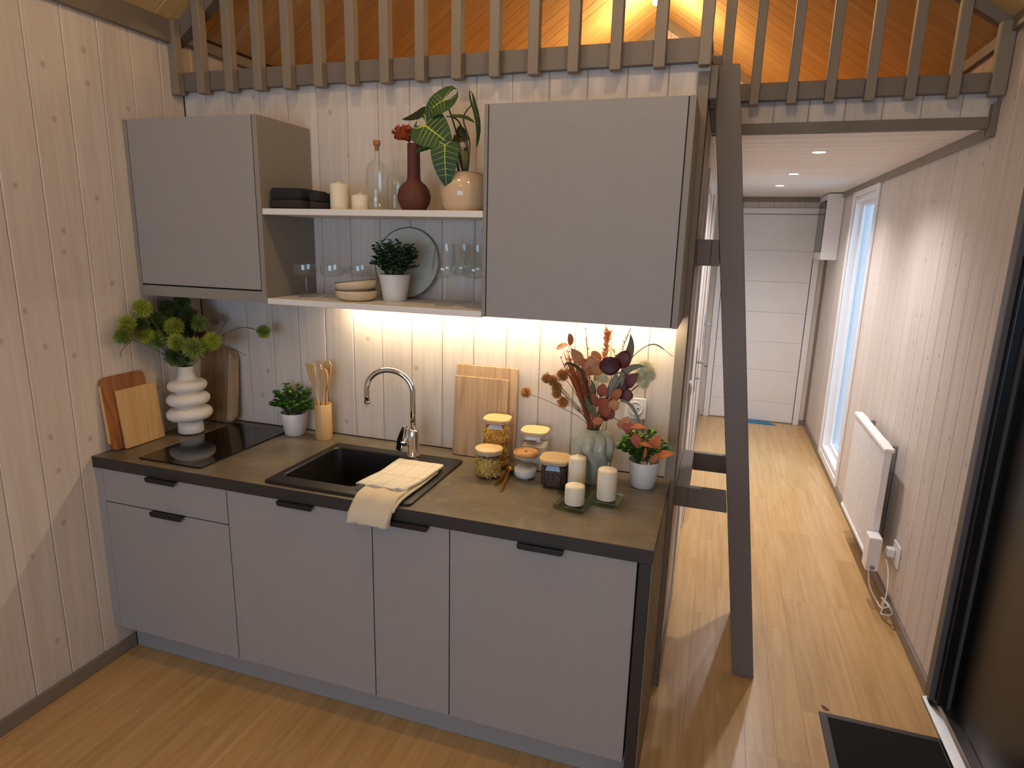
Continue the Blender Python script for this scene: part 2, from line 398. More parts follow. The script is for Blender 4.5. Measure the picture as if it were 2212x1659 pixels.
# gable at the far end of the loft
gb = struct('wall_gable', MB().prism([(0, 2.42), (XR, 2.42), (XR, EAVE), (XR/2, roofz(XR/2)), (0, EAVE)], 'y', 4.014, 4.1), BACKING)
x = 0
while x < XR-.005:
    xn = min(x+BW, XR); h = min(roofz(x), roofz(xn))-2.42+.04; board(gb, xn-x, round(h, 3), (x, 4.0, 2.42)); x = xn
bx = .07
struct('trim_1', MB().prism([(0, EAVE-.075), (0, EAVE), (XR/2, roofz(XR/2)), (XR/2, roofz(XR/2)-.085)], 'y', 3.975, 3.998), TRIM)
struct('trim_2', MB().prism([(XR, EAVE-.075), (XR, EAVE), (XR/2, roofz(XR/2)), (XR/2, roofz(XR/2)-.085)], 'y', 3.975, 3.998), TRIM)
# eave trims along both side walls, rafters at the loft edges
struct('trim_3', B(.001, .022, YB, -.031, EAVE-.078, EAVE+.012), TRIM_D, bevel=.003)
struct('trim_4', B(XR-.022, XR-.001, YB, .679, EAVE-.04, EAVE+.012), TRIM_D, bevel=.003)
struct('trim_5', B(.001, .020, .021, 3.97, EAVE-.062, EAVE-.018), TRIM_D, bevel=.003)
struct('trim_6', B(XR-.020, XR-.001, .721, 3.97, EAVE-.062, EAVE-.018), TRIM_D, bevel=.003)
struct('trim_7', MB().prism([(0.0, EAVE-.075), (.001, EAVE), (XR/2-.02, roofz(XR/2-.02)-.002), (XR/2-.02, roofz(XR/2-.02)-.09)], 'y', -.03, .02), TRIM_D)
struct('trim_8', MB().prism([(XR, EAVE-.045), (XR-.001, EAVE), (XR/2+.02, roofz(XR/2-.02)-.002), (XR/2+.02, roofz(XR/2-.02)-.09)], 'y', .68, .72), TRIM_D)
# corner post of the kitchen wall, ceiling trims of the passage
struct('trim_9', MB().box(2.162, 2.2005, -.012, -.0005, .001, 2.335), TRIM, bevel=.002)
struct('trim_11', MB().box(2.201, 2.226, .002, .166, 2.252, 2.356).box(2.201, 2.226, .202, .638, 2.252, 2.356).box(2.201, 2.226, .674, .719, 2.252, 2.356), TRIM_D, bevel=.002)
struct('trim_12', B(2.227, XR-.022, .72, .738, HC-.008, 2.292), TRIM_D, bevel=.002)
struct('trim_13', B(XR-.021, XR-.001, .76, YF-.02, HC-.042, HC-.001), TRIM, bevel=.002)
struct('trim_14', B(2.202, XR-.022, YF-.02, YF-.001, HC-.045, HC-.001), TRIM, bevel=.002)
struct('trim_15', B(XR-.024, XR-.001, .698, .738, 2.215, 2.338), TRIM_D, bevel=.002)
struct('trim_16', B(XR-.022, XR-.001, YF-.02, YF-.001, .06, HC-.046), TRIM, bevel=.002)
# baseboards
BH = .058
struct('baseboard_left', B(.001, .013, YB, -.53, .0005, BH), TRIM, bevel=.003)
struct('baseboard_right', B(XR-.013, XR-.001, .29, YF-.02, .0005, BH), TRIM, bevel=.003)
struct('baseboard_hall', MB().box(2.201, 2.209, -.014, D1[0]-.065, .0005, BH).box(2.201, 2.213, D1[1]+.065, D2[0]-.065, .0005, BH).box(2.201, 2.213, D2[1]+.065, YF-.02, .0005, BH), TRIM, bevel=.003)
struct('baseboard_far', B(FX1+.055, XR-.014, YF-.013, YF-.001, .0005, BH), TRIM, bevel=.003)

# doors in the partition
def side_door(n, y0, y1):
    d = struct('door_%d' % n)
    build('door_leaf', B(2.168, 2.2015, y0+.005, y1-.005, .012, 2.05), WHITE, d, bevel=.002)
    build('casing', MB().box(2.2005, 2.210, y0-.062, y0, .001, 2.115).box(2.2005, 2.210, y1, y1+.062, .001, 2.115).box(2.2005, 2.210, y0, y1, 2.053, 2.115), WHITE if n == 2 else mat('beige_casing', '#cbbcae', .5, bump=0), d, bevel=.003)
    yy = y1-.075; hz = 1.10 if n == 2 else 1.15
    h = build('door_handle', MB().box(2.2035, 2.210, yy-.018, yy+.018, hz-.18, hz+.08).tube([(2.208, yy, hz), (2.258, yy, hz), (2.262, yy-.01, hz), (2.262, yy-.115, hz)], .0085, 10), STEEL, d, bevel=.002)
    build('key', MB().tube([(2.209, yy, hz-.10), (2.234, yy, hz-.10)], .004, 8), STEEL, h)
side_door(2, *D1); side_door(3, *D2)
# far door with pressed horizontal lines
d = struct('door_1')
fr = MB()
build('casing', MB().box(FX0-.055, FX0, YF-.016, YF-.001, .001, 2.155).box(FX1, FX1+.055, YF-.016, YF-.001, .001, 2.155).box(FX0, FX1, YF-.016, YF-.001, 2.10, 2.155), WHITE, d, bevel=.003)
build('door_core', B(FX0+.003, FX1-.003, YF+.0245, YF+.05, .006, 2.098), WHITE, d)
zs = [.012, .215, .545, .84, 1.14, 1.445, 1.75, 2.095]
for a, b in zip(zs, zs[1:]):
    build('panel', B(FX0+.006, FX1-.006, YF+.004, YF+.024, a+.0008, b-.0008), WHITE, d, bevel=.0015)
hp = build('lock_plate', B(FX0+.12, FX0+.155, YF-.004, YF+.0045, .98, 1.20), STEEL, d, bevel=.002)
build('lever', MB().tube([(FX0+.137, YF-.003, 1.10), (FX0+.137, YF-.045, 1.10), (FX0+.24, YF-.048, 1.10)], .009, 10), STEEL, hp)
tag(build('door_mat', MB().prism([(2.66, 4.38), (2.98, 4.38), (2.91, YF-.005), (2.66, YF-.005)], 'z', .001, .006), mat('blue_felt', '#3f7fa8', .9, var=.1)), 'strip of blue matting at the foot of the white far door', 'mat')

# glazed panel of the passage
w = struct('window_1')
fw = .055
build('casing', MB().box(XR-.016, XR-.001, WY0-.05, WY0, WZ0-.05, WZ1+.05).box(XR-.016, XR-.001, WY1, WY1+.05, WZ0-.05, WZ1+.05).box(XR-.016, XR-.001, WY0, WY1, WZ1, WZ1+.05).box(XR-.016, XR-.001, WY0, WY1, WZ0-.05, WZ0), WHITE, w, bevel=.003)
build('window_frame', MB().box(XR-.001, XR+.13, WY0, WY0+.03, WZ0, WZ1).box(XR-.001, XR+.13, WY1-.03, WY1, WZ0, WZ1).box(XR-.001, XR+.13, WY0+.03, WY1-.03, WZ1-.035, WZ1).box(XR-.001, XR+.13, WY0+.03, WY1-.03, WZ0, WZ0+.035), WHITE, w, bevel=.003)
build('window_sash', MB().box(XR+.05, XR+.10, WY0+.03, WY0+.03+.03, WZ0+.035, WZ1-.035).box(XR+.05, XR+.10, WY1-.06, WY1-.03, WZ0+.035, WZ1-.035).box(XR+.05, XR+.10, WY0+.06, WY1-.06, WZ1-.065, WZ1-.035).box(XR+.05, XR+.10, WY0+.06, WY1-.06, WZ0+.035, WZ0+.065), WHITE, w, bevel=.002)
build('pane', B(XR+.072, XR+.078, WY0+.06, WY1-.06, WZ0+.065, WZ1-.065), WGLASS, w)

# outside the glazed panel: a grey clad facade and a timber deck
t = thing('neighbouring_facade', 'grey board-clad building seen through the narrow passage window', 'building')
build('wall', B(3.5, 8.0, 6.70, 6.9, -.3, 3.05), mat('facade_dark', '#55595b', .8, bump=0), t)
SD = mat('facade_siding', '#5c544a', .7, var=.05)
sd = MB().prism([(6.700, 0), (6.675, .006), (6.690, .158), (6.700, .158)], 'x', 3.5, 8.0)
for k in range(20):
    if k == 0: s0 = build('siding_board', sd, SD, t, loc=(0, 0, -.16))
    else: dup(s0, t, (0, 0, -.16+.16*k))
t = thing('timber_deck', 'brown timber deck on the ground outside the passage window', 'deck')
for k in range(14):
    if k == 0: s0 = build('deck_board', B(0, .138, 0, 6.0, -.03, 0), wood('deck_wood', '#6a4a36', '#553a2a', .7, (16, 1, 16)), t, loc=(3.47, .6, -.16))
    else: dup(s0, t, (3.47+.144*k, .6, -.16))

# entry door: black frame, black leaf, metal threshold
BF = mat('black_door_paint', '#0d0c0c', .32, var=.05, bump=0)
d = struct('door_4')
build('casing', MB().box(XR-.022, XR-.001, EY1-.005, EY1+.045, .03, EZ+.04).box(XR-.022, XR-.001, EY0-.04, EY0+.005, .03, EZ+.04).box(XR-.022, XR-.001, EY0, EY1, EZ-.005, EZ+.04), mat('grey_door_casing', '#5d5a5c', .5, bump=0), d, bevel=.002)
build('door_frame', MB().box(XR-.0005, XR+.12, EY1-.035, EY1, .03, EZ).box(XR-.0005, XR+.12, EY0, EY0+.035, .03, EZ).box(XR-.0005, XR+.12, EY0+.035, EY1-.035, EZ-.035, EZ), BF, d, bevel=.003)
build('seal', MB().box(XR+.03, XR+.04, EY1-.047, EY1-.036, .03, EZ-.04), mat('grey_rubber_seal', '#4c4a4a', .7, bump=0), d)
build('door_leaf', B(XR+.055, XR+.11, EY0+.037, EY1-.037, .035, EZ-.037), BF, d, bevel=.003)
build('door_handle', MB().box(XR+.045, XR+.0545, -.70, -.665, .92, 1.16).tube([(XR+.05, -.68, 1.05), (XR-.01, -.68, 1.05), (XR-.012, -.56, 1.05)], .01, 10), STEEL, d)
build('threshold', MB().prism([(XR-.032, .001), (XR-.03, .012), (XR+.005, .022), (XR+.012, .034), (XR+.13, .034), (XR+.13, .001)], 'y', EY0, EY1+.04), STEEL, d, bevel=.001)

# ================================================================ KITCHEN
WT, HT = .855, .90
# base units
def pull(parent, x0, x1, z, name='handle'):
    """black edge pull: flat lip over the top edge with a folded, round-cornered front"""
    mb = MB().box(x0, x1, -.634, -.612, z, z+.003)
    P = [(x0, z+.003), (x1, z+.003), (x1, z-.008), (x1-.006, z-.0145), (x0+.006, z-.0145), (x0, z-.008)]
    mb.prism(P, 'y', -.6365, -.6335)
    return build(name, mb, BLACKM, parent, bevel=.001)
def unit(name, label, x0, x1, fronts, pulls, group=None):
    t = thing(name, label, 'cabinet', group=group)
    a_, b_ = x0+.0002, x1-.0002
    bd = MB().box(a_, a_+.016, -.596, -.035, .150, .853).box(b_-.016, b_, -.596, -.035, .150, .853).box(a_+.016, b_-.016, -.596, -.035, .150, .166).box(a_+.016, b_-.016, -.05, -.035, .166, .70).box(a_+.016, b_-.016, -.596, -.592, .166, .853)
    bd.box(a_, a_+.0014, -.6135, -.5965, .152, .852).box(b_-.0014, b_, -.6135, -.5965, .152, .852)  # dark strips in the side gaps, colour standing in for shade
    for (a, b), (c, d_) in zip(fronts[1:], fronts): bd.box(a_+.002, b_-.002, -.6135, -.5965, b+.0004, c-.0004)  # dark filling between stacked fronts, also painted shade
    build('body', bd, GAP, t)
    for (a, b), (h0, h1), nm in zip(fronts, pulls, ['drawer' if len(fronts) > 1 else 'door']*len(fronts)):
        f = build(nm, B(x0+.0018, x1-.0018, -.616, -.597, a, b), FRONT, t, bevel=.001)
        pull(f, h0, h1, b-.001)
    return t
unit('drawer_cabinet', 'grey base cabinet with two drawers, at the left wall under the hob', .040, .644, [(.716, .8525), (.150, .712)], [(.278, .424), (.284, .440)])
unit('sink_cabinet', 'wide grey base cabinet with one plain door under the black sink', .644, 1.249, [(.150, .8525)], [(.878, 1.026)])
unit('narrow_cabinet', 'narrowest grey base cabinet, one slim door half hidden by the towels', 1.249, 1.536, [(.150, .8525)], [(1.318, 1.466)])
unit('end_cabinet', 'widest grey base cabinet front beside the black end panel', 1.536, 2.141, [(.150, .8525)], [(1.770, 1.918)])
tag(build('filler_strip', B(.002, .038, -.614, -.50, .150, .853), FRONT, bevel=.001), 'slim vertical grey filler between the left wall and the drawers', 'panel')
tag(build('kickboard', B(.016, 2.141, -.530, -.515, .001, .148), FRONT, bevel=.001), 'long grey kickboard along the floor under the base cabinets', 'kickboard')
t = thing('counter_end', 'black vertical end panel carrying the worktop at its right end', 'panel')
build('core', B(2.145, 2.180, -.622, -.002, .001, .8535), SLATE_E, t, bevel=.001)
build('side_sheet', B(2.1805, 2.184, -.618, -.014, .001, .8535), mat('taupe_sheet', '#7d6d5c', .55, bump=0), t)
# worktop with sink cut-out and hob recess
xs = [.002, .812, 1.366, 2.184]; ysn = [-.622, -.590, -.142, -.0015]
mb = MB()
for i in range(3):
    for j in range(3):
        if i == 1 and j == 1: continue
        mb.box(xs[i], xs[i+1], ysn[j], ysn[j+1], WT, HT)
me_ = mb
t = thing('worktop', 'long dark stone-look kitchen worktop with a sink and hob', 'worktop')
o = build('slab', mb, [SLATE, SLATE_E], t)
for p in o.data.polygons:
    if abs(p.normal.y+1) < .01 and abs(p.center.y+.622) < .002 or abs(p.normal.x-1) < .01: p.material_index = 1
build('back_joint', B(.002, 2.16, -.004, -.0005, HT+.0002, HT+.004), mat('black_joint', '#1c1a18', .6, bump=0), t)
build('front_edge', MB().tube([(.003, -.6195, HT-.0022), (2.183, -.6195, HT-.0022)], .0025, 8), SLATE_E, t)
# hob
t = thing('hob', 'black glass two-ring cooking hob under the white ringed vase', 'hob')
build('glass_top', MB().prism(rrect(.192, .496, -.577, -.052, .006), 'z', HT+.0005, HT+.006), mat('black_ceramic_glass', '#070707', .04, var=0, bump=0, spec=.6), t, bevel=.001)
for yy in (-.43, -.19):
    mbr = MB(); n = 48
    V = []; F = []
    for j in range(n):
        a = 2*PI*j/n
        for r in (.088, .0892): V.append((.344+r*math.cos(a), yy+r*math.sin(a), HT+.0062))
    for j in range(n): F.append((2*j, 2*j+1, (2*j+3) % (2*n), (2*j+2) % (2*n)))
    build('cooking_ring', mbr.add(V, F), mat('ring_print', '#2c2c2c', .3, bump=0), t)
# sink: composite bowl with drainer
t = thing('sink', 'black composite sink with one square bowl and a right-hand drainer', 'sink')
sx0, sx1, sy0, sy1 = .798, 1.384, -.602, -.128
bx0, bx1, by0, by1 = .828, 1.140, -.540, -.180
def ringface(mb, z, o, i):
    V = [(x, y, z) for x, y in o]+[(x, y, z) for x, y in i]; n = len(o)
    mb.add(V, [(k, (k+1) % n, n+(k+1) % n, n+k) for k in range(n)])
O1 = rrect(sx0, sx1, sy0, sy1, .02); O2 = rrect(sx0+.006, sx1-.006, sy0+.006, sy1-.006, .016); I1 = rrect(bx0, bx1, by0, by1, .025); I2 = rrect(bx0+.004, bx1-.004, by0+.004, by1-.004, .025); I3 = rrect(bx0+.02, bx1-.02, by0+.02, by1-.02, .03)
n = len(O1); mb = MB(); V = []
for ring, z in ((O1, HT+.0006), (O1, HT+.007), (O2, HT+.010), (I1, HT+.010), (I2, HT+.005), (I3, HT-.18)): V += [(x, y, z) for x, y in ring]
F = [(r*n+k, r*n+(k+1) % n, (r+1)*n+(k+1) % n, (r+1)*n+k) for r in range(5) for k in range(n)]+[tuple(5*n+k for k in range(n))]
mb.add(V, F)
build('basin', mb, BLACKP, t)
for k in range(7):
    x = 1.185+k*.026
    build('drainer_groove', MB().prism(rrect(x, x+.010, -.56, -.26, .005), 'z', HT+.0102, HT+.0125), BLACKP, t)
build('waste', MB().lathe([(.001, -.1795), (.030, -.1790), (.034, -.176), (.036, -.1795)], 24, (.984, -.36, HT)), STEEL, t)
# mixer tap
t = thing('mixer_tap', 'tall chrome mixer tap with a high curved spout behind the sink', 'tap', (1.178, -.165, HT+.0105))
build('tap_base', MB().lathe([(.027, 0), (.027, .006), (.0235, .008), (.0235, .105), (.020, .112), (.0125, .114), (.0001, .114)], 32), CHROME, t)
sp = [(0, 0, .112), (0, 0, .20), (0, .0, .262)]
R_ = .098
dx_, dy_ = -math.cos(math.radians(6)), -math.sin(math.radians(6))
for k in range(1, 17):
    a = PI*k/16; sp.append((dx_*(R_-R_*math.cos(a)), dy_*(R_-R_*math.cos(a)), .262+R_*math.sin(a)*.88))
sp.append((dx_*2*R_, dy_*2*R_, .238)); sp.append((dx_*2*R_, dy_*2*R_, .212))
build('spout', MB().tube(sp, .0115, 16), CHROME, t)
build('aerator', MB().tube([(dx_*2*R_, dy_*2*R_, .2125), (dx_*2*R_, dy_*2*R_, .204)], .0125, 16), STEEL, t)
lv = build('lever', MB().tube([(-.018, -.012, .062), (-.044, -.022, .058)], .017, 16).prism([(-.062, .028), (-.040, .022), (-.028, .070), (-.017, .128), (-.033, .133), (-.055, .078)], 'y', -.034, -.014), CHROME, t, bevel=.003)

# wall units and shelves
UZ0, UZ1, UY = 1.513, 2.197, -.324
def wallunit(name, label, x0, x1, rail, sl, sr):
    t = thing(name, label, 'cabinet')
    build('side_panel', B(x0, x0+sl-.0035, UY, -.002, UZ0, UZ1), CARC, t, bevel=.001)
    build('side_panel', B(x1-sr+.0035, x1, UY, -.002, UZ0, UZ1), CARC, t, bevel=.001)
    bd = MB().box(x0+sl-.0033, x1-sr+.0033, UY+.019, -.002, UZ0+.001, UZ1-.001).box(x0+sl-.0034, x0+sl-.0004, UY+.002, UY+.019, UZ0+.002, UZ1-.002).box(x1-sr+.0004, x1-sr+.0034, UY+.002, UY+.019, UZ0+.002, UZ1-.002)  # last two boxes: dark strips imitating shade beside the door
    build('body', bd, GAP, t)
    build('top_panel', B(x0+sl-.0033, x1-sr+.0033, UY+.021, -.002, UZ1-.0009, UZ1), CARC, t)
    build('door', B(x0+sl, x1-sr, UY, UY+.018, UZ0+rail+(.003 if rail else .001), UZ1), FRONT, t, bevel=.001)
    if rail: build('bottom_rail', B(x0+sl-.003, x1-sr+.003, UY+.0005, UY+.017, UZ0, UZ0+rail-.003), CARC, t, bevel=.001)
    return t
wallunit('wall_cabinet', 'smaller grey wall cabinet with one door, in the left corner', .002, .6365, .045, .020, .024)
wallunit('wall_cabinet', 'larger grey wall cabinet with one door, right of the open shelves', 1.524, 2.1815, 0, .0165, .0225)
tag(build('shelf', B(.6375, 1.523, -.321, -.002, 1.844, 1.866), SHELFW, bevel=.0015), 'upper white shelf holding candles, bottles, vase and leafy plant', 'shelf')
tag(build('shelf', B(.6375, 1.523, -.322, -.002, 1.509, 1.531), SHELFW, bevel=.0015), 'lower white shelf holding bowls, glasses and a small plant', 'shelf')
t = thing('led_strip', 'glowing warm light strip under the wall cabinet and lower shelf', 'light')
build('channel', B(.80, 2.178, -.084, -.066, 1.5045, 1.5085), STEEL, t)
build('diffuser', B(.803, 2.175, -.082, -.068, 1.5005, 1.5043), emis('led_warm', (1, .78, .50, 1), 100), t)

# ================================================================ LOFT RAILING, LADDER
def baluster(parent, x, y0, y1, z0, z1, w=.0385, sym='x'):
    za, zb = (z1 if isinstance(z1, tuple) else (z1, z1))
    mb = MB().add([(0, 0, z0), (w, 0, z0), (w, y1-y0, z0), (0, y1-y0, z0), (0, 0, za), (w, 0, zb), (w, y1-y0, zb), (0, y1-y0, za)], [(0, 1, 2, 3), (4, 5, 6, 7), (0, 1, 5, 4), (1, 2, 6, 5), (2, 3, 7, 6), (3, 0, 4, 7)])
    return build('baluster', mb, TRIM, parent, loc=(x, y0, 0) if sym == 'x' else (x, y0, 0), bevel=.003)
t = thing('loft_railing', 'long taupe loft railing above the kitchen wall, on a taupe beam', 'railing', (0, 0, 0))
build('beam', B(.001, 2.199, -.029, -.0008, 2.361, 2.436), TRIM_D, t, bevel=.002)
bxs = [-.0055+.002, .137, .282, .424, .565, .709, .8545, 1.0005, 1.1475, 1.294, 1.4395, 1.584, 1.7265, 1.8725, 2.0175, 2.162]
proto = {}
for x in bxs:
    top = (min(3.28, roofz(x)-.004), min(3.28, roofz(x+.0385)-.004))
    if x < .05: top = EAVE+.01
    baluster(t, x if x > .01 else .0015, -.068, -.0305, 2.341, top)
build('handrail', MB().box(.86, 2.25, -.075, -.024, 3.281, 3.315), TRIM, t, bevel=.004)
t = thing('loft_railing', 'shorter taupe loft railing over the passage, right of the ladder', 'railing')
build('beam', B(2.227, XR-.003, .700, .7395, 2.380, 2.449), TRIM_D, t, bevel=.002)
for x in [2.341, 2.4865, 2.6305, 2.776, 2.9185, 3.066]:
    top = (min(3.28, roofz(x)-.004), min(3.28, roofz(x+.0385)-.004)); baluster(t, x, .661, .6985, 2.357, top)
baluster(t, 3.204, .661, .6975, 2.357, roofz(3.256)-.005, w=.052)
build('handrail', B(2.23, 2.44, .655, .705, 3.12, 3.15), TRIM, t, bevel=.004)
t = thing('loft_railing', 'short side return of the loft railing right behind the ladder top', 'railing')
build('beam', B(2.165, 2.199, .003, .739, 2.405, 2.440), TRIM_D, t, bevel=.002)
baluster(t, 2.2275, .204, .242, 2.32, 3.28, w=.036)
build('bracket', B(2.1995, 2.2272, .206, .240, 2.408, 2.437), TRIM_D, t)
build('handrail', B(2.2275, 2.28, .0, .65, 3.281, 3.31), TRIM, t, bevel=.004)

# ladder: two leaning stringers, treads between them, open frames that tie it to the wall
LA = mat('dark_taupe_ladder_paint', '#766c66', .5, var=.03, scale=5, bump=.03)
t = thing('loft_ladder', 'taupe loft ladder leaning beside the kitchen, fixed with open frames', 'ladder')
def string(y0, y1):
    return MB().prism([(2.498, .001), (2.584, .001), (2.291, 2.398), (2.203, 2.398)], 'y', y0, y1)
build('stringer', string(.168, .200), LA, t, bevel=.003)
build('stringer', string(.640, .672), LA, t, bevel=.003)
sxl = lambda z: 2.498-(2.498-2.203)*z/2.398
for k in range(1, 9):
    z = .27*k
    build('tread', B(sxl(z)+.012, sxl(z)+.084, .201, .639, z-.013, z+.013), LA, t, bevel=.003)
for z0, z1 in ((.722, .809), (1.698, 1.795)):
    f = build('tie_frame', MB().box(2.2012, 2.252, .169, .671, z0, z1), LA, t, bevel=.002)
    build('tie_board', MB().prism([(2.2525, z0), (sxl(z0)-.0015, z0), (sxl(z1)-.0015, z1), (2.2525, z1)], 'y', .169, .199), LA, f, bevel=.002)
    build('tie_board', MB().prism([(2.2525, z0), (sxl(z0)-.0015, z0), (sxl(z1)-.0015, z1), (2.2525, z1)], 'y', .641, .671), LA, f, bevel=.002)

# downlights of the passage, lamp in the loft
for i, (x, y, nm) in enumerate(((2.713, 1.34, 'nearest'), (2.693, 2.36, 'middle'), (2.672, 3.21, 'farthest'))):
    t = thing('downlight', '%s of the three round recessed lights in the passage ceiling' % nm, 'light', (x, y, HC), group='passage downlights')
    build('trim_ring', MB().lathe([(.030, -.0010), (.030, -.006), (.036, -.008), (.042, -.004), (.043, -.0008)], 32), WHITE, t)
    build('lens', MB().lathe([(.0001, -.0065), (.029, -.0060), (.0295, -.001)], 24), emis('downlight_lens', (1, .93, .86, 1), 25), t)
t = thing('loft_lamp', 'small bright lamp under the ridge at the top of the loft', 'light', (1.63, 3.087, 3.66))
build('rose', MB().lathe([(.03, .10), (.03, .06), (.012, .05), (.012, -.02)], 20), WHITE, t)
build('bulb', MB().lathe([(.0001, -.09), (.02, -.082), (.03, -.06), (.026, -.035), (.012, -.02)], 20), emis('loft_bulb', (1, .8, .5, 1), 40), t)

# consumer unit box on the right wall by the far door
t = thing('meter_box', 'white wall box with a dark glass front, high by the far door', 'box')
build('housing', B(3.125, XR-.001, 3.93, 4.42, 1.68, 2.25), WHITE, t, bevel=.006)
build('dark_window', B(3.119, 3.1245, 3.965, 4.38, 1.745, 2.195), mat('smoked_glass', '#2e2a28', .15, bump=0), t, bevel=.002)

# light switch by the first side door
t = thing('light_switch', 'white light switch on the passage wall behind the ladder', 'switch', (2.2005, .70, 1.10))
build('plate', B(0, .009, -.04, .04, -.04, .04), WHITE, t, bevel=.003)
build('rocker', B(.0092, .014, -.025, .025, -.025, .025), WHITE, t, bevel=.002)

t = thing('power_socket', 'white double-hole wall socket half hidden behind the dried bouquet', 'socket', (2.035, -.0005, 1.163))
build('plate', MB().prism(rrect(-.04, .04, -.04, .04, .008), 'y', -.010, 0), WHITE, t, bevel=.002)
build('socket_ring', MB().lathe([(.022, -.004), (.022, .0005), (.028, .001), (.028, 0)], 28).rot(Matrix.Translation((0, -.0105, 0)) @ Matrix.Rotation(PI/2, 4, 'X')), WHITE, t)
for dx, dz in ((-.0095, 0), (.0095, 0), (0, -.017)):
    build('socket_hole', MB().lathe([(.0001, 0), (.0030, 0), (.0030, .0012), (.0001, .0012)], 12).rot(Matrix.Translation((dx, -.0102, dz)) @ Matrix.Rotation(PI/2, 4, 'X')), mat('socket_black', '#0b0b0b', .6, bump=0), t)

# ================================================================ RADIATOR, SOCKET, MAT
t = rad = thing('radiator', 'white ribbed electric panel radiator low on the right wall', 'radiator')
rx = 3.16
mb = MB(); n = 28; y0, y1 = 1.085, 1.85
P = [(rx+.03, y0)]
for k in range(n):
    a = y0+(y1-y0)*k/n; b_ = (y1-y0)/n
    P += [(rx, a+b_*.12), (rx, a+b_*.55), (rx+.007, a+b_*.7), (rx+.007, a+b_*.97)]
P += [(rx+.03, y1)]
build('front_panel', MB().prism(P, 'z', .215, .785), WHITE, t)
build('top_rim', B(rx-.006, rx+.042, y0-.006, y1+.006, .786, .808), WHITE, t, bevel=.006)
build('bottom_rim', B(rx-.006, rx+.042, y0-.006, y1+.006, .192, .214), WHITE, t, bevel=.004)
for yy in (1.275, 1.80):
    br = build('bracket', B(XR-.016, XR-.001, yy-.012, yy+.012, .18, .775), STEEL, t, bevel=.002)
    build('bracket_hook', MB().tube([(XR-.017, yy, .765), (3.23, yy, .775), (rx+.044, yy, .80)], .004, 8), WHITE, br)
    build('bracket_hook', MB().tube([(XR-.017, yy, .25), (3.23, yy, .24), (rx+.044, yy, .24)], .004, 8), WHITE, br)
th = build('thermostat', B(rx-.030, rx+.030, .985, 1.075, .185, .365), WHITE, t, bevel=.006)
build('thermostat_dial', MB().lathe([(.012, 0), (.012, .004), (.0001, .004)], 20).rot(Matrix.Translation((rx, .9845, .205)) @ Matrix.Rotation(PI/2, 4, 'X')), mat('grey_dial', '#9a9894', .5, bump=0), th)
t = thing('power_socket', 'white wall socket with a plug, low on the wall below the radiator', 'socket', (XR-.0005, 1.0, .30))
build('plate', B(-.009, 0, -.075, .04, -.055, .055), WHITE, t, bevel=.003)
build('plug', MB().box(-.045, -.0095, -.022, .022, -.022, .022), WHITE, t, bevel=.006)
cord = bez([(3.155, 1.03, .184), (3.165, .99, .10), (3.195, .93, .05), (3.20, .87, .055), (3.22, .84, .09), (3.19, .86, .115), (3.215, .90, .075), (3.225, .93, .035), (3.20, .86, .03), (3.235, .83, .05), (3.215, .80, .10), (3.20, .86, .10), (3.205, .89, .045), (3.22, .90, .12), (3.225, .95, .21), (3.215, .985, .262)], 7)
build('cord', MB().tube(cord, .0036, 8), WHITE, rad)
t = thing('door_mat', 'black doormat in a dark metal frame in front of the entry door', 'mat')
mx0, mx1, my0, my1 = 2.818, 3.226, -.56, .050
build('frame', MB().box(mx0, mx0+.028, my0, my1, .0005, .007).box(mx1-.006, mx1, my0, my1, .0005, .007).box(mx0+.028, mx1-.006, my1-.022, my1, .0005, .007).box(mx0+.028, mx1-.006, my0, my0+.022, .0005, .007), mat('dark_mat_frame', '#3b3531', .5, bump=0), t, bevel=.001)
build('pile', B(mx0+.0285, mx1-.0065, my0+.0225, my1-.0225, .0008, .006), mat('black_mat_pile', '#0b0a09', .95, var=.3, scale=90, bump=.4, bscale=600), t)
tag(build('floor_mark', MB().prism([(2.832, .10), (2.838, .075), (2.85, .070), (2.862, .078), (2.856, .088), (2.846, .098)], 'z', .0003, .0008), mat('brown_scuff', '#6b4020', .7)), 'small brown scuff on the planks above the doormat', 'scuff')

# ================================================================ SMALL THINGS
V3 = Vector
def leafmesh(mb, base, tip, nrm, width, bend=.12, fold=.15, prof=None, nu=6, nv=8, mi=0, wav=0):
    """leaf blade from base to tip; nrm = side it faces; bend lowers the tip, fold lifts the edges"""
    b, t_ = V3(base), V3(tip); d = t_-b; L_ = d.length; d.normalize()
    n_ = V3(nrm); n_ = (n_-d*n_.dot(d)).normalized(); s_ = d.cross(n_)
    prof = prof or (lambda t: math.sin(PI*min(1, t)**.85)**.8)
    def f(u, v):
        w = width*.5*prof(v); q = (u-.5)*2
        return tuple(b+d*(L_*v)+s_*(w*q)+n_*(bend*L_*math.sin(PI*v)*1.0 + fold*abs(q)*w + wav*L_*.03*math.sin(v*17+q*3)*abs(q)))
    mb.grid(f, nu, nv, mi=mi); return mb
def leafmat(name, c, c2=None, rough=.5, var=.2):
    m = mat(name, c, rough, var=var, scale=25, bump=.1); 
    return m

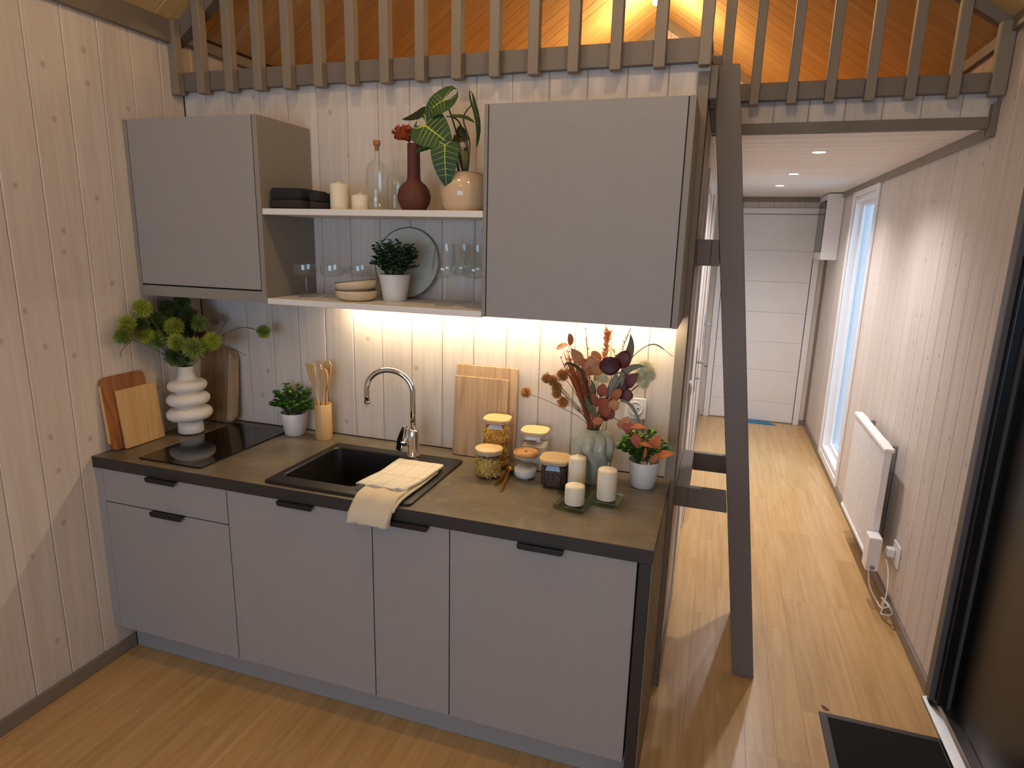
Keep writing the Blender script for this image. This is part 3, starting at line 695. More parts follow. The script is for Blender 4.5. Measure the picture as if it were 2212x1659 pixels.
# ---- candles ---------------------------------------------------
def candle(label, x, y, z, r, h, group):
    t = thing('pillar_candle', label, 'candle', (x, y, z), group=group)
    P = [(r*.97, 0), (r, .003), (r, h-.007), (r*.95, h-.0015), (r*.8, h+.001), (r*.35, h+.004), (.003, h+.010), (.0001, h+.011)]
    build('wax_body', MB().lathe(P, 36), WAX, t)
    build('wick', MB().tube([(0, 0, h+.009), (.001, 0, h+.017), (.003, .001, h+.023)], .0012, 6), WICK, t)
candle('tallest ivory candle on the counter, behind the shortest one', 1.875, -.268, .9145, .0315, .118, 'candles on the counter')
candle('shortest ivory candle on the counter, on the front glass dish', 1.897, -.398, .9145, .0335, .064, 'candles on the counter')
candle('medium tall ivory candle on the counter, nearest the potted plant', 1.991, -.318, .9145, .0335, .106, 'candles on the counter')
candle('taller ivory pillar candle on the upper shelf, beside the black napkins', .895, -.20, 1.8663, .0345, .097, 'candles on the upper shelf')
candle('shorter ivory pillar candle on the upper shelf, beside the clear bottle', .986, -.20, 1.8663, .033, .056, 'candles on the upper shelf')
def dish(label, x, y, rz):
    s = .054; mb = MB(); V = []; F = []
    R = [(rrect(-s, s, -s, s, .006, 3), .0), (rrect(-s-.001, s+.001, -s-.001, s+.001, .006, 3), .014), (rrect(-s+.008, s-.008, -s+.008, s-.008, .005, 3), .0135), (rrect(-s+.012, s-.012, -s+.012, s-.012, .005, 3), .008)]
    n = len(R[0][0])
    for P, z in R: V += [(a, b, z) for a, b in P]
    F = [tuple(range(n-1, -1, -1))]+[(r*n+k, r*n+(k+1) % n, (r+1)*n+(k+1) % n, (r+1)*n+k) for r in range(3) for k in range(n)]+[tuple(3*n+k for k in range(n))]
    build('candle_dish', mb.add(V, F), GLASSG, loc=(x, y, HT+.0008), rot=(0, 0, math.radians(rz)), label=label, cat='dish', group='square glass candle dishes')
dish('square green-tinted glass dish under the shortest candle', 1.893, -.392, -9)
dish('square green-tinted glass dish under the medium tall candle', 1.987, -.312, -3)
dish('square glass dish under the tallest counter candle', 1.872, -.262, -6)

# ---- small potted plants ---------------------------------------
def potted(label, x, y, z, rb, rt, h, cr, ch, seed, greens, tilt=(0, 0)):
    R = random.Random(seed)
    t = thing('potted_plant', label, 'plant', (x, y, z), group='small potted boxwood plants')
    P = [(rb*.93, 0), (rb, .003), (rb+(rt-rb)*.5, h*.5), (rt, h-.002), (rt-.001, h), (rt-.004, h-.001), (rt-.006, h-.012), (.0001, h-.014)]
    build('pot', MB().lathe(P, 40), POTW, t)
    st = MB(); fo = MB()
    for i in range(52):
        a = R.uniform(0, 2*PI); e_ = R.uniform(.05, 1.0); 
        ph = math.acos(1-e_*1.12)    # spread from vertical to slightly below horizontal
        rr = R.uniform(.85, 1.05)
        tip = V3((cr*math.sin(ph)*math.cos(a)*rr+tilt[0], cr*math.sin(ph)*math.sin(a)*rr*.85+tilt[1], h+.004+max(-.012, ch*math.cos(ph)*rr*(.9 if math.cos(ph) > 0 else .3))+.02))
        b0 = V3((rt*.35*math.cos(a), rt*.35*math.sin(a), h-.018))
        mid = b0.lerp(tip, .5)+V3((0, 0, .02*math.sin(ph)))
        pts = bez([b0, mid, tip], 5)
        st.tube(pts, .0012, 5)
        for k, p in enumerate(pts[3:]):
            for q in range(4):
                aa = R.uniform(0, 2*PI); dv = V3((math.cos(aa), math.sin(aa), R.uniform(-.1, .9))).normalized()
                Lf = R.uniform(.011, .019)
                leafmesh(fo, p, p+dv*Lf, V3((R.uniform(-.4, .4), R.uniform(-.6, .2), 1)), Lf*.85, bend=.1, fold=.2, nu=2, nv=4, mi=R.choice((0, 0, 1, 2)))
    build('stem', st, mat('plant_stem_green', '#42502a', .7), t)
    build('foliage', fo, [mat(greens[0], greens[1], .45, var=.2), mat(greens[2], greens[3], .45, var=.2), mat(greens[4], greens[5], .45, var=.2)], t, kind='stuff')
G1 = ('boxwood_mid', '#4a7a28', 'boxwood_dark', '#2c5220', 'boxwood_bright', '#86b03c')
G2 = ('boxwood_blue', '#33502f', 'boxwood_bluedark', '#213a24', 'boxwood_bluelight', '#64815a')
potted('small bushy green plant in a white pot beside the bamboo utensil holder', .545, -.076, HT+.001, .044, .060, .103, .104, .118, 3, G1)
potted('small bushy green plant in a white pot under orange leaves, right counter end', 2.092, -.116, HT+.001, .044, .058, .100, .098, .110, 5, G1)
potted('small dark green plant in a white pot on the lower shelf, before a plate', 1.094, -.145, 1.5313, .045, .061, .103, .100, .125, 9, G2, (.0, 0))

# ---- ringed vase with green flower balls -------------------------
def vshift(z): return (.0, 0)
def ring_r():
    P = [(.050, 0), (.053, .004), (.052, .030), (.050, .046)]
    zc = [(.086, .094, .030, .050), (.151, .088, .028, .048), (.212, .080, .026, .043)]
    for i, (c, R_, hh, rn) in enumerate(zc):
        for k in range(11):
            a = -PI/2+PI*k/10; P.append((rn+(R_-rn)*max(0, math.cos(a))**.85, c+hh*math.sin(a)))
    P += [(.037, .247), (.032, .262), (.030, .278), (.031, .290), (.033, .297), (.0305, .298), (.027, .292), (.026, .25), (.0001, .24)]
    return P
t = thing('ringed_vase', 'matt white vase of stacked bulging rings standing on the hob', 'vase', (.116, -.235, HT+.0065))
vb = MB().lathe(ring_r(), 48)
# the rings sit slightly tilted on the axis
nv = []
for x, y, z in vb.v:
    k = 0
    if .05 < z < .245:
        k = (math.hypot(x, y)-.045)/.05
        z = z+k*.05*(x*.9+y*.3)*(1 if (.118 < z) else .9)
    nv.append((x, y, z))
vb.v = nv
build('vase_body', vb, CERAM, t)
heads = [(0.055, -0.37, 1.464, 0.036, 0), (0.049, -0.44, 1.409, 0.033, 0), (0.056, -0.47, 1.363, 0.035, 1), (0.048, -0.36, 1.351, 0.034, 0), (0.047, -0.31, 1.329, 0.04, 1), (0.11, -0.27, 1.378, 0.039, 0), (0.149, -0.3, 1.318, 0.036, 0), (0.091, -0.2, 1.476, 0.035, 2), (0.053, -0.24, 1.452, 0.035, 2), (0.103, -0.18, 1.414, 0.041, 2), (0.147, -0.17, 1.385, 0.036, 1), (0.255, -0.22, 1.319, 0.038, 0), (0.217, -0.28, 1.297, 0.046, 1), (0.444, -0.12, 1.362, 0.029, 1), (0.115, -0.28, 1.254, 0.043, 2), (0.048, -0.29, 1.402, 0.038, 2), (0.158, -0.26, 1.254, 0.032, 2), (0.096, -0.13, 1.324, 0.034, 3), (0.046, -0.37, 1.396, 0.029, 2), (0.055, -0.27, 1.37, 0.038, 2), (0.065, -0.15, 1.346, 0.039, 2), (0.172, -0.1, 1.389, 0.017, 4), (0.059, -0.2, 1.418, 0.033, 2)]
HM = [mat('flower_ball_lime', '#98a436', .7, var=.25), mat('flower_ball_olive', '#7f913f', .7, var=.25), mat('flower_ball_deep', '#4c5c28', .75, var=.25), mat('flower_rust', '#8c3512', .7, var=.2), mat('flower_dusky', '#8a6a62', .7, var=.2)]
def spikyball(r, n, seed, w=.10, L0=.45):
    R = random.Random(seed); mb = MB().lathe([(.0001, -r*.5)]+[(r*.5*math.cos(a), r*.5*math.sin(a)) for a in (-1.1, -.7, -.3, .1, .5, .9, 1.25)]+[(.0001, r*.5)], 12)
    for i in range(n):
        z = 1-2*(i+.5)/n; a = i*2.39996; q = math.sqrt(1-z*z); d = V3((q*math.cos(a), q*math.sin(a), z))
        d = (d+V3((R.uniform(-.12, .12),)*3)).normalized(); u = d.orthogonal().normalized()*r*w; rr = r*R.uniform(.85, 1.1)
        v = d.cross(u); p = d*r*L0
        mb.add([p+u, p-u*.5+v*.8, p-u*.5-v*.8, d*rr], [(0, 1, 3), (1, 2, 3), (2, 0, 3)])
    return mb
t = thing('flower_bunch', 'bunch of fluffy lime-green flower balls in the white ringed vase', 'flowers')
protos = {}
for i, (x, y, z, r, k) in enumerate(heads):
    if k not in protos:
        o = build('flower_head', spikyball(.036, 340, k), HM[k], t, loc=(x, y, z)); protos[k] = o
    else: o = dup(protos[k], t, (x, y, z))
    o.scale = (r/.031,)*3; o.rotation_euler = (rnd.uniform(0, 6), rnd.uniform(0, 6), rnd.uniform(0, 6))
SG = mat('flower_stem_green', '#4c5a2c', .6, var=.2)
for i, (x, y, z, r, k) in enumerate(heads):
    q = V3((.116+(x-.116)*.10, -.235+(y+.235)*.10, HT+.31)); e_ = V3((x, y, z))
    if i == 13: pts = bez([V3((.116, -.235, 1.17)), q, V3((.229, -.15, 1.322)), V3((.327, -.12, 1.372)), e_], 5)
    else: pts = bez([V3((.116, -.235, 1.16)), q, q.lerp(e_, .55)+V3((0, 0, .012)), e_], 4)
    build('stem', MB().tube(pts, .0017, 6), SG, t)
for pts in ([(.13, -.30, 1.22), (.06, -.38, 1.34), (.03, -.45, 1.31), (.025, -.47, 1.27)], [(.14, -.20, 1.22), (.206, -.14, 1.288), (.27, -.12, 1.275), (.336, -.11, 1.246)], [(.12, -.22, 1.2), (.2, -.16, 1.30), (.235, -.13, 1.37), (.25, -.12, 1.40)]):
    build('twig', MB().tube(bez(pts, 6), [.0014]*6*(len(pts)-1)+[.0008], 5), mat('dry_twig', '#6d5c48', .7), t)

# ---- cutting boards ----------------------------------------------
def slab(name, label, w, h, th, r, m, loc, rot, group, cat='board', bev=.002, corners=None):
    """board standing in the local x-z plane, thickness along y"""
    return build(name, MB().prism([(a, b) for a, b in (corners or rrect(-w/2, w/2, 0, h, r, 6))], 'y', 0, th), m, loc=loc, rot=rot, bevel=bev, label=label, cat=cat, group=group)
ACA = wood('acacia', '#b0703a', '#74431f', .45, (9, 9, 1.0), objvar=.02, distort=2)
ACA2 = wood('acacia_pale', '#a98a66', '#7d6044', .5, (9, 9, .8), objvar=.02, distort=2)
OAKB = wood('oak_board', '#d8b27a', '#c79f66', .5, (20, 20, 1.2), objvar=.02)
OAKB2 = wood('oak_board_grey', '#c8a882', '#a98761', .5, (22, 22, .9), objvar=.02)
# two boards lean on the left wall: local x -> world -y, local y(thickness) -> away from the room
ry = math.radians
t = thing('cutting_board', 'dark acacia cutting board with rounded corners leaning on the left wall', 'board', (.043, -.460, HT+.003), (ry(-5.0), 0, ry(90)))
build('board_face', MB().prism(rrect(-.103, .103, 0, .300, .03, 6), 'y', 0, .015), ACA, t, bevel=.003)
build('sapwood_edge', MB().prism([(-.1045, .035), (-.1045, .27), (-.1032, .27), (-.1032, .035)], 'y', .001, .014), OAKB, t)
slab('cutting_board', 'pale oak board leaning in front of the dark acacia board', .188, .242, .012, .004, OAKB, (.061, -.418, HT+.003), (ry(-6.0), 0, ry(90)), 'cutting boards')
t = thing('cutting_board', 'grey-brown rounded board with a pale stripe, in the corner behind the vase', 'board', (.104, -.063, HT+.004), (ry(-6.5), 0, 0))
build('board_face', MB().prism(rrect(-.104, .104, 0, .35, .05, 8), 'y', 0, .018), ACA2, t, bevel=.004)
build('pale_stripe', MB().prism([(.052, .012), (.060, .338), (.098, .30), (.098, .045), (.085, .012)], 'y', -.0012, -.0002), OAKB2, t)
slab('cutting_board', 'larger pale wood board leaning behind a second one, right of the tap', .262, .375, .014, .006, OAKB2, (1.435, -.052, HT+.003), (ry(-5.0), 0, 0), 'boards right of the tap')
slab('cutting_board', 'smaller pale wood board with a light rim, front one right of the tap', .229, .330, .010, .005, OAKB2, (1.4195, -.066, HT+.003), (ry(-5.0), 0, 0), 'boards right of the tap')

# ---- utensil holder ----------------------------------------------
ux, uy = .700, -.082
build('utensil_holder', MB().lathe([(.035, 0), (.0365, .002), (.0365, .157), (.0355, .159), (.032, .158), (.0315, .02), (.0001, .018)], 36), wood('bamboo_cup', '#dcb782', '#cfa76f', .5, (30, 30, 2), objvar=.02), loc=(ux, uy, HT+.001), label='round bamboo cup full of wooden cooking utensils', cat='holder')
def utensil(name, label, kind, bx_, by_, tx, ty, L_, wd):
    base_ = V3((bx_, by_, .022)); tipv = V3((tx, ty, 0)); d = V3((tx-bx_, ty-by_, .26)).normalized()
    X_ = V3((.25, 1, 0)).cross(d).normalized()*(-1); X_ = -X_; Y_ = d.cross(X_); R3 = Matrix((X_, Y_, d)).transposed()
    M_ = Matrix.Translation((ux, uy, HT+.001)) @ Matrix.Translation(base_) @ R3.to_4x4()
    mb = MB(); hl = L_-.085
    mb.prism([(-.005, -.003), (.005, -.003), (.005, .003), (-.005, .003)], 'z', 0, hl*.9)
    z0 = hl*.8
    if kind == 'spoon':
        V = []; n = 24
        P = [(wd/2*math.cos(2*PI*k/n), hl+.045+.043*math.sin(2*PI*k/n)) for k in range(n)]
        mb.prism(P, 'y', -.004, .003); mb.prism([(-.006, z0), (.006, z0), (.013, hl+.015), (-.013, hl+.015)], 'y', -.0035, .0028)
    elif kind == 'slotted':
        P0 = [(-.006, z0), (.006, z0), (wd*.36, hl+.02), (wd*.5, hl+.088), (-wd*.5, hl+.094), (-wd*.36, hl+.02)]
        # blade in strips that leave two slots open
        zl, zh = hl+.028, hl+.070
        mb.prism([(-.006, z0), (.006, z0), (wd*.37, zl), (-wd*.37, zl)], 'y', -.0025, .0025)
        mb.prism([(-wd*.46, zh), (wd*.46, zh), (wd*.5, hl+.088), (-wd*.5, hl+.094)], 'y', -.0025, .0025)
        for a, b in ((-.5, -.24), (-.14, .14), (.24, .5)):
            mb.prism([(wd*.74*a, zl), (wd*.74*b, zl), (wd*.92*b, zh), (wd*.92*a, zh)], 'y', -.0025, .0025)
    else:
        mb.prism([(-.006, z0), (.006, z0), (wd*.42, hl+.03), (wd*.45, hl+.08), (wd*.2, hl+.092), (-wd*.3, hl+.09), (-wd*.45, hl+.07), (-wd*.42, hl+.03)], 'y', -.0025, .0025)
    o = build(name, mb, BAMBOO, bevel=.0015, label=label, cat='utensil', group='wooden utensils in the cup')
    o.matrix_world = M_
utensil('spatula', 'leftmost wooden utensil in the cup, a broad spatula with two slots', 'slotted', .010, -.006, -.038, -.012, .312, .058)
utensil('wooden_spoon', 'rightmost wooden utensil in the cup, a round-headed spoon', 'spoon', -.008, -.010, .026, -.020, .300, .050)
utensil('turner', 'wooden utensil behind the spoon in the cup, a plain flat turner', 'flat', -.004, .012, .014, .020, .318, .050)
utensil('narrow_spatula', 'middle wooden utensil in the cup, a narrow spatula seen edge-on', 'flat', .0, .0, -.004, -.002, .305, .020)

# ---- storage jars -------------------------------------------------
def sq_ring(s, r, n=5): return rrect(-s, s, -s, s, r, n)
def loft_rings(rings, cap0=True, cap1=True):
    n = len(rings[0][0]); V = []
    for P, z in rings: V += [(a, b, z) for a, b in P]
    F = [(r*n+k, r*n+(k+1) % n, (r+1)*n+(k+1) % n, (r+1)*n+k) for r in range(len(rings)-1) for k in range(n)]
    if cap0: F.append(tuple(range(n-1, -1, -1)))
    if cap1: F.append(tuple((len(rings)-1)*n+k for k in range(n)))
    return MB().add(V, F, False)
def heap(s, h0, shape, seed, kind, n, m, parent, name, tall=None):
    """filling: individual pasta pieces / beans / sugar inside the jar, joined as one uncountable filling"""
    R = random.Random(seed); mb = MB()
    if shape == 'r': core = MB().lathe([(.0001, .006), (s*.86, .006), (s*.90, h0*.5), (s*.86, h0*.92), (s*.4, h0*1.0), (.0001, h0)], 28)
    else: core = loft_rings([(sq_ring(s*.88, .02), .006), (sq_ring(s*.92, .02), h0*.5), (sq_ring(s*.88, .02), h0*.94), (sq_ring(s*.5, .01), h0)])
    mb.add(core.v, core.f, True)
    for i in range(n):
        a = R.uniform(0, 2*PI); z = R.uniform(.012, h0*.96)
        if shape == 'r': rr = s*.90 if R.random() < .75 else s*R.uniform(.1, .85)
        else:
            rr = s*.90/max(abs(math.cos(a)), abs(math.sin(a))); rr = min(rr, s*1.12)
        if rr < s*.85: z = h0*.99
        p = V3((rr*math.cos(a), rr*math.sin(a), z))
        d = V3((R.uniform(-1, 1), R.uniform(-1, 1), R.uniform(-1, 1))).normalized(); o_ = V3((math.cos(a), math.sin(a), .2))
        if kind == 'bean':
            q = MB().lathe([(.0001, -.0045), (.003, -.002), (.0034, 0), (.003, .002), (.0001, .0045)], 6).rot(Matrix.Translation(p) @ d.to_track_quat('Z', 'Y').to_matrix().to_4x4()); mb.add(q.v, q.f, True, 1 if R.random() < .35 else 0)
        else:
            d = (d-o_*d.dot(o_)*.8).normalized(); Lp = .010
            leafmesh(mb, p-d*Lp, p+d*Lp, o_+V3((R.uniform(-.5, .5),)*3), .011, bend=.15, fold=.6, nu=2, nv=3, mi=R.choice((0, 1)), prof=lambda t: 1-.55*math.sin(PI*t))
    build(name, mb, m, parent, kind='stuff' if kind else None)
PA = [mat('pasta_yellow', '#d9a53c', .55, var=.2), mat('pasta_gold', '#b87f22', .55, var=.2)]
PB = [mat('pasta_pale', '#dcb863', .55, var=.2), mat('pasta_straw', '#c39a48', .55, var=.2)]
BE = [mat('bean_dark', '#2c1712', .35, var=.3), mat('bean_red', '#4a2118', .35, var=.3)]
def jar(label, x, y, shape, s, h, lidh, rz=0, lid=BAMBOO_L):
    t = thing('storage_jar', label, 'jar', (x, y, HT+.001), (0, 0, math.radians(rz)), 'glass jars with bamboo lids')
    if shape == 'r':
        build('glass_body', MB().lathe([(.0001, .002), (s*.86, 0), (s*.97, .006), (s, .02), (s, h-.022), (s*.96, h-.008), (s*.94, h)], 40), GLASS, t)
        build('lid', MB().lathe([(s*.93, h-.004), (s*.95, h+.0005), (s*1.035, h+.001), (s*1.05, h+.005), (s*1.05, h+lidh-.002), (s*1.03, h+lidh), (.0001, h+lidh)], 40), lid, t)
        build('seal', MB().lathe([(s*.925, h-.007), (s*.99, h-.007), (s*.99, h-.0003), (s*.925, h-.0003)], 40), mat('clear_seal', '#c9bba6', .4, bump=0), t)
    else:
        build('glass_body', loft_rings([(sq_ring(s*.9, .02), 0), (sq_ring(s*.985, .022), .006), (sq_ring(s, .024), .014), (sq_ring(s, .024), h-.025), (sq_ring(s*.95, .026), h-.008), (sq_ring(s*.94, .026), h)], True, False), GLASS, t)
        build('lid', loft_rings([(sq_ring(s*1.02, .032), h+.001), (sq_ring(s*1.08, .035), h+.004), (sq_ring(s*1.08, .035), h+lidh-.001), (sq_ring(s*1.05, .034), h+lidh)]), lid, t)
        build('seal', loft_rings([(sq_ring(s*.97, .028), h-.006), (sq_ring(s*.98, .028), h-.0003)], False, False), mat('clear_seal', '#c9bba6', .4, bump=0), t)
    return t
t = jar('round glass jar half full of pasta, nearest the tap', 1.528, -.232, 'r', .050, .098, .012)
heap(.047, .068, 'r', 1, 'pasta', 230, PB, t, 'pasta')
t = jar('tallest square glass jar, full of golden pasta spirals', 1.520, -.118, 's', .0485, .187, .011, 4)
heap(.046, .162, 's', 2, 'pasta', 520, PA, t, 'pasta')
t = jar('square glass jar with flour, at the back between two other jars', 1.666, -.088, 's', .0495, .148, .011, 2)
build('flour', loft_rings([(sq_ring(.044, .02), .006), (sq_ring(.0455, .02), .02), (sq_ring(.0455, .02), .098), (sq_ring(.03, .012), .104)]), mat('flour_white', '#d9cfc2', .95, var=.03, bump=.1), t)
build('label_tab', MB().box(-.035, .018, -.0520, -.0505, .122, .128), mat('brown_paper_band', '#7a5a44', .8), t)
t = jar('small round glass jar with white sugar and an eyelet in its lid', 1.662, -.196, 'r', .0445, .088, .013, lid=wood('bamboo_lid_dark', '#d3a468', '#c08f52', .45, (2, 26, 26), objvar=.02))
build('sugar', MB().lathe([(.0001, .005), (.037, .005), (.0415, .012), (.0415, .034), (.036, .040), (.0001, .042)], 36), mat('sugar_white', '#e8e4de', .9, var=.04, scale=80, bump=.2, bscale=700), t)
build('lid_rim', MB().lathe([(.034, .1012), (.036, .1030), (.044, .1030), (.0455, .1012)], 40), wood('bamboo_lid_rim', '#b98244', '#a8733a', .45, (2, 26, 26), objvar=.02), t)
build('lid_eyelet', MB().lathe([(.0001, .1022), (.006, .1022), (.007, .1015)], 16), mat('dark_eyelet', '#3a2416', .5, bump=0), t)
t = jar('square glass jar of dark coffee beans beside the tallest counter candle', 1.786, -.232, 's', .0505, .096, .013, 4)
heap(.048, .084, 's', 4, 'bean', 900, BE, t, 'coffee_beans')

# ---- gold measuring spoons ---------------------------------------
def mspoon(label, bx_, by_, tx, ty, zb, r):
    t = thing('measuring_spoon', label, 'spoon', (0, 0, 0), group='gold measuring spoons')
    z = HT+zb
    P = []
    for k in range(9):
        a = PI/2*k/8; P.append((max(.0001, r*math.sin(a)), -r*math.cos(a)*.75))
    P += [(r*.97, .0005), (r*.93, -.001)]+[(max(.0001, r*.92*math.sin(PI/2*k/8)), -r*.92*math.cos(PI/2*k/8)*.75) for k in range(7, -1, -1)]
    b = MB().lathe(P, 28, (bx_, by_, z+r*.75))
    build('bowl', b, BRASS, t)
    d = V3((tx-bx_, ty-by_, 0)); L_ = d.length; d.normalize(); s_ = V3((-d.y, d.x, 0))*.0042
    p0 = V3((bx_, by_, z+r*.75))+d*r; p1 = V3((tx, ty, HT+.003))
    V = [p0+s_*.7, p0-s_*.7, p1-s_*1.3, p1+s_*1.3]; V += [p+V3((0, 0, .0018)) for p in V]
    build('handle', MB().add(V, [(0, 1, 2, 3), (4, 5, 6, 7), (0, 1, 5, 4), (1, 2, 6, 5), (2, 3, 7, 6), (3, 0, 4, 7)]), BRASS, t, bevel=.0006)
mspoon('gold measuring spoon with its handle pointing to the pasta jar side', 1.594, -.172, 1.587, -.322, .0025, .019)
mspoon('gold measuring spoon with its handle pointing toward the front edge', 1.600, -.190, 1.624, -.366, .013, .016)

# ---- tea towels ----------------------------------------------------
def towelmat(name, c, line, check):
    m, N, L, P = base(name); tc = N.new('ShaderNodeTexCoord'); sp = N.new('ShaderNodeSeparateXYZ'); L.new(tc.outputs['UV'], sp.inputs[0])
    col = None
    nz = N.new('ShaderNodeTexNoise'); nz.inputs['Scale'].default_value = 220; L.new(tc.outputs['UV'], nz.inputs['Vector'])
    c2 = lin(c); cc = mixc(N, L, tuple(v*.92 for v in c2[:3])+(1,), c2, nz.outputs[0])
    if check:
        fs = []
        for ax in (0, 1):
            a = N.new('ShaderNodeMath'); a.operation = 'MULTIPLY'; a.inputs[1].default_value = 3.0; L.new(sp.outputs[ax], a.inputs[0])
            a0 = N.new('ShaderNodeMath'); a0.operation = 'ADD'; a0.inputs[1].default_value = .5; L.new(a.outputs[0], a0.inputs[0])
            b = N.new('ShaderNodeMath'); b.operation = 'FRACT'; L.new(a0.outputs[0], b.inputs[0])
            c_ = N.new('ShaderNodeMath'); c_.operation = 'LESS_THAN'; c_.inputs[1].default_value = .030; L.new(b.outputs[0], c_.inputs[0]); fs.append(c_)
        mx = N.new('ShaderNodeMath'); mx.operation = 'MAXIMUM'; L.new(fs[0].outputs[0], mx.inputs[0]); L.new(fs[1].outputs[0], mx.inputs[1])
        cc = mixc(N, L, cc, lin(line), mx.outputs[0])
    L.new(cc, P.inputs['Base Color']); P.inputs['Roughness'].default_value = .9; P.inputs['Sheen Weight'].default_value = .2
    b = N.new('ShaderNodeBump'); b.inputs['Strength'].default_value = .3; b.inputs['Distance'].default_value = .001; L.new(nz.outputs[0], b.inputs['Height']); L.new(b.outputs[0], P.inputs['Normal'])
    return m
def cloth(name, m, path, left, right, nu, layers, gap, parent, thick=.0026, wav=.003, seed=1):
    """folded cloth following a path (y,z) with left/right x given along it; stacked layers"""
    R = random.Random(seed); ph = R.uniform(0, 6)
    for l in range(layers):
        mb = MB(); pts = [V3((0, a, b)) for a, b in path]; pts = bez(pts, 6); n = len(pts)-1
        def f(u, v):
            i = min(int(v*n), n-1); k = v*n-i; p = pts[i].lerp(pts[i+1], k)
            tg = (pts[min(i+1, n)]-pts[max(i, 0)]).normalized(); nr = V3((0, -tg.z, tg.y)); nr = -nr if nr.z < -.2 or (abs(nr.z) < .2 and nr.y > 0) else nr
            xl = left(v)+l*.002; xr = right(v)-l*.0015
            w = wav*(math.sin(u*7+ph+l)*math.sin(v*5+ph)+.4*math.sin(u*17+v*9))
            # rounded fold at both sides
            q = p+nr*(gap*l+abs(w)*(.3+v))
            return (xl+(xr-xl)*u, q.y, q.z)
        mb.grid(f, nu, 22)
        o = build(name if l == 0 else name, mb, m, parent, solid=thick)
        uv = o.data.uv_layers.new(name='UVMap')
        nn = nu+1
        for p in o.data.polygons:
            for li in p.loop_indices:
                vi = o.data.loops[li].vertex_index; uv.data[li].uv = ((vi % nn)/nu, (vi//nn)/22)
T1 = towelmat('towel_cream', '#dccdb2', '#b4a68e', False); T2 = towelmat('towel_check', '#efe5d2', '#c4b9a6', True)
t = thing('tea_towel', 'cream tea towel hanging folded over the front edge of the worktop', 'towel')
zt = HT+.0145
cloth('towel_layer', T1, [(-.30, zt), (-.42, zt), (-.54, zt+.001), (-.600, zt), (-.630, HT-.004), (-.650, HT-.030), (-.651, HT-.060)], lambda v: 1.175+.012*math.sin(v*3), lambda v: 1.353-.010*v-.016*max(0, v-.6), 18, 3, .0036, t, wav=.0065, seed=2)
build('fold', MB().tube(bez([(1.354, -.32, zt+.004), (1.355, -.45, zt+.004), (1.352, -.58, zt+.005), (1.348, -.625, HT+.008), (1.343, -.640, HT-.01)], 6), .0052, 8), T1, t)
t = thing('tea_towel', 'white tea towel with a thin grey check, folded on top by the sink', 'towel')
cloth('towel_layer', T2, [(-.268, zt+.012), (-.34, zt+.0135), (-.44, zt+.0145), (-.52, zt+.0135), (-.548, zt+.010)], lambda v: 1.166-.010*v+.01*math.sin(v*4), lambda v: 1.358+.006*math.sin(v*5)-.008*v, 14, 2, .0038, t, wav=.005, seed=5)

# ================================================================ UPPER SHELF
SH, SL2 = 1.8665, 1.5315
NAP = [mat('charcoal_linen', '#2b2927', .95, var=.15, scale=30, bump=.3, bscale=400), mat('charcoal_linen_2', '#232427', .95, var=.15, scale=30, bump=.3, bscale=400)]
def cushion(w, d, h, seed):
    R = random.Random(seed); p1, p2 = R.uniform(0, 6), R.uniform(0, 6)
    V = []; n = 20; rows = 9
    rings = []
    for k in range(rows):
        a = -PI/2+PI*k/(rows-1); q = max(0, math.cos(a))**.45
        P = rrect(-w/2*(.86+.14*q), w/2*(.86+.14*q), -d/2*(.86+.14*q), d/2*(.86+.14*q), .02, 6)
        rings.append(([(x+.003*math.sin(y*60+p1), y+.003*math.sin(x*55+p2)) for x, y in P], h/2+h/2*math.sin(a)))
    mb = loft_rings(rings); mb.sm = [True]*len(mb.sm)
    mb.v = [(x, y, max(0, z+(.004*math.sin(x*45+p1)*math.cos(y*38+p2) if z > h*.5 else 0))) for x, y, z in mb.v]
    return mb
for i, (x, y, z, w, h, lab) in enumerate([(.712, -.19, 0, .145, .034, 'lower dark folded napkin at the shelf left end'), (.708, -.19, .0345, .138, .042, 'upper dark folded napkin at the shelf left end'),
                                      (.817, -.17, 0, .058, .030, 'lower dark folded napkin next to the taller shelf candle'), (.816, -.17, .0305, .056, .032, 'upper dark folded napkin next to the taller shelf candle')]):
    t = thing('folded_napkin', lab, 'napkin', (x, y, SH+z), group='dark folded napkins on the upper shelf')
    build('cloth_fold', cushion(w, .20 if w > .1 else .17, h, i), NAP[i % 2], t)
# bottles
def bottle(label, x, y, r, h, cork, group='clear bottles on the shelf'):
    t = thing('glass_bottle', label, 'bottle', (x, y, SH), group=group)
    P = [(.0001, .004), (r*.85, .0), (r*.98, .005), (r, .015), (r, h*.56), (r*.93, h*.63), (r*.70, h*.685), (r*.36, h*.715), (r*.27, h*.75), (r*.26, h*.88), (r*.33, h*.885), (r*.33, h*.90), (r*.27, h*.905), (r*.26, h*.93)]
    build('glass_body', MB().lathe(P, 40), GLASS, t)
    Q = [(.0001, .007), (r*.80, .007), (r*.93, .018), (r*.93, h*.55), (r*.62, h*.675), (r*.20, h*.75), (r*.19, h*.93)]
    build('inner_wall', MB().lathe(Q, 40), GLASS, t)
    if cork: build('cork', MB().lathe([(r*.18, h*.86), (r*.185, h*.925), (r*.30, h*.93), (r*.32, h), (.0001, h)], 20), CORK, t)
bottle('tall clear glass bottle with a cork on the upper shelf', 1.042, -.17, .0435, .254, True)
bottle('clear uncorked glass bottle standing behind the corked one', 1.062, -.062, .040, .215, False)
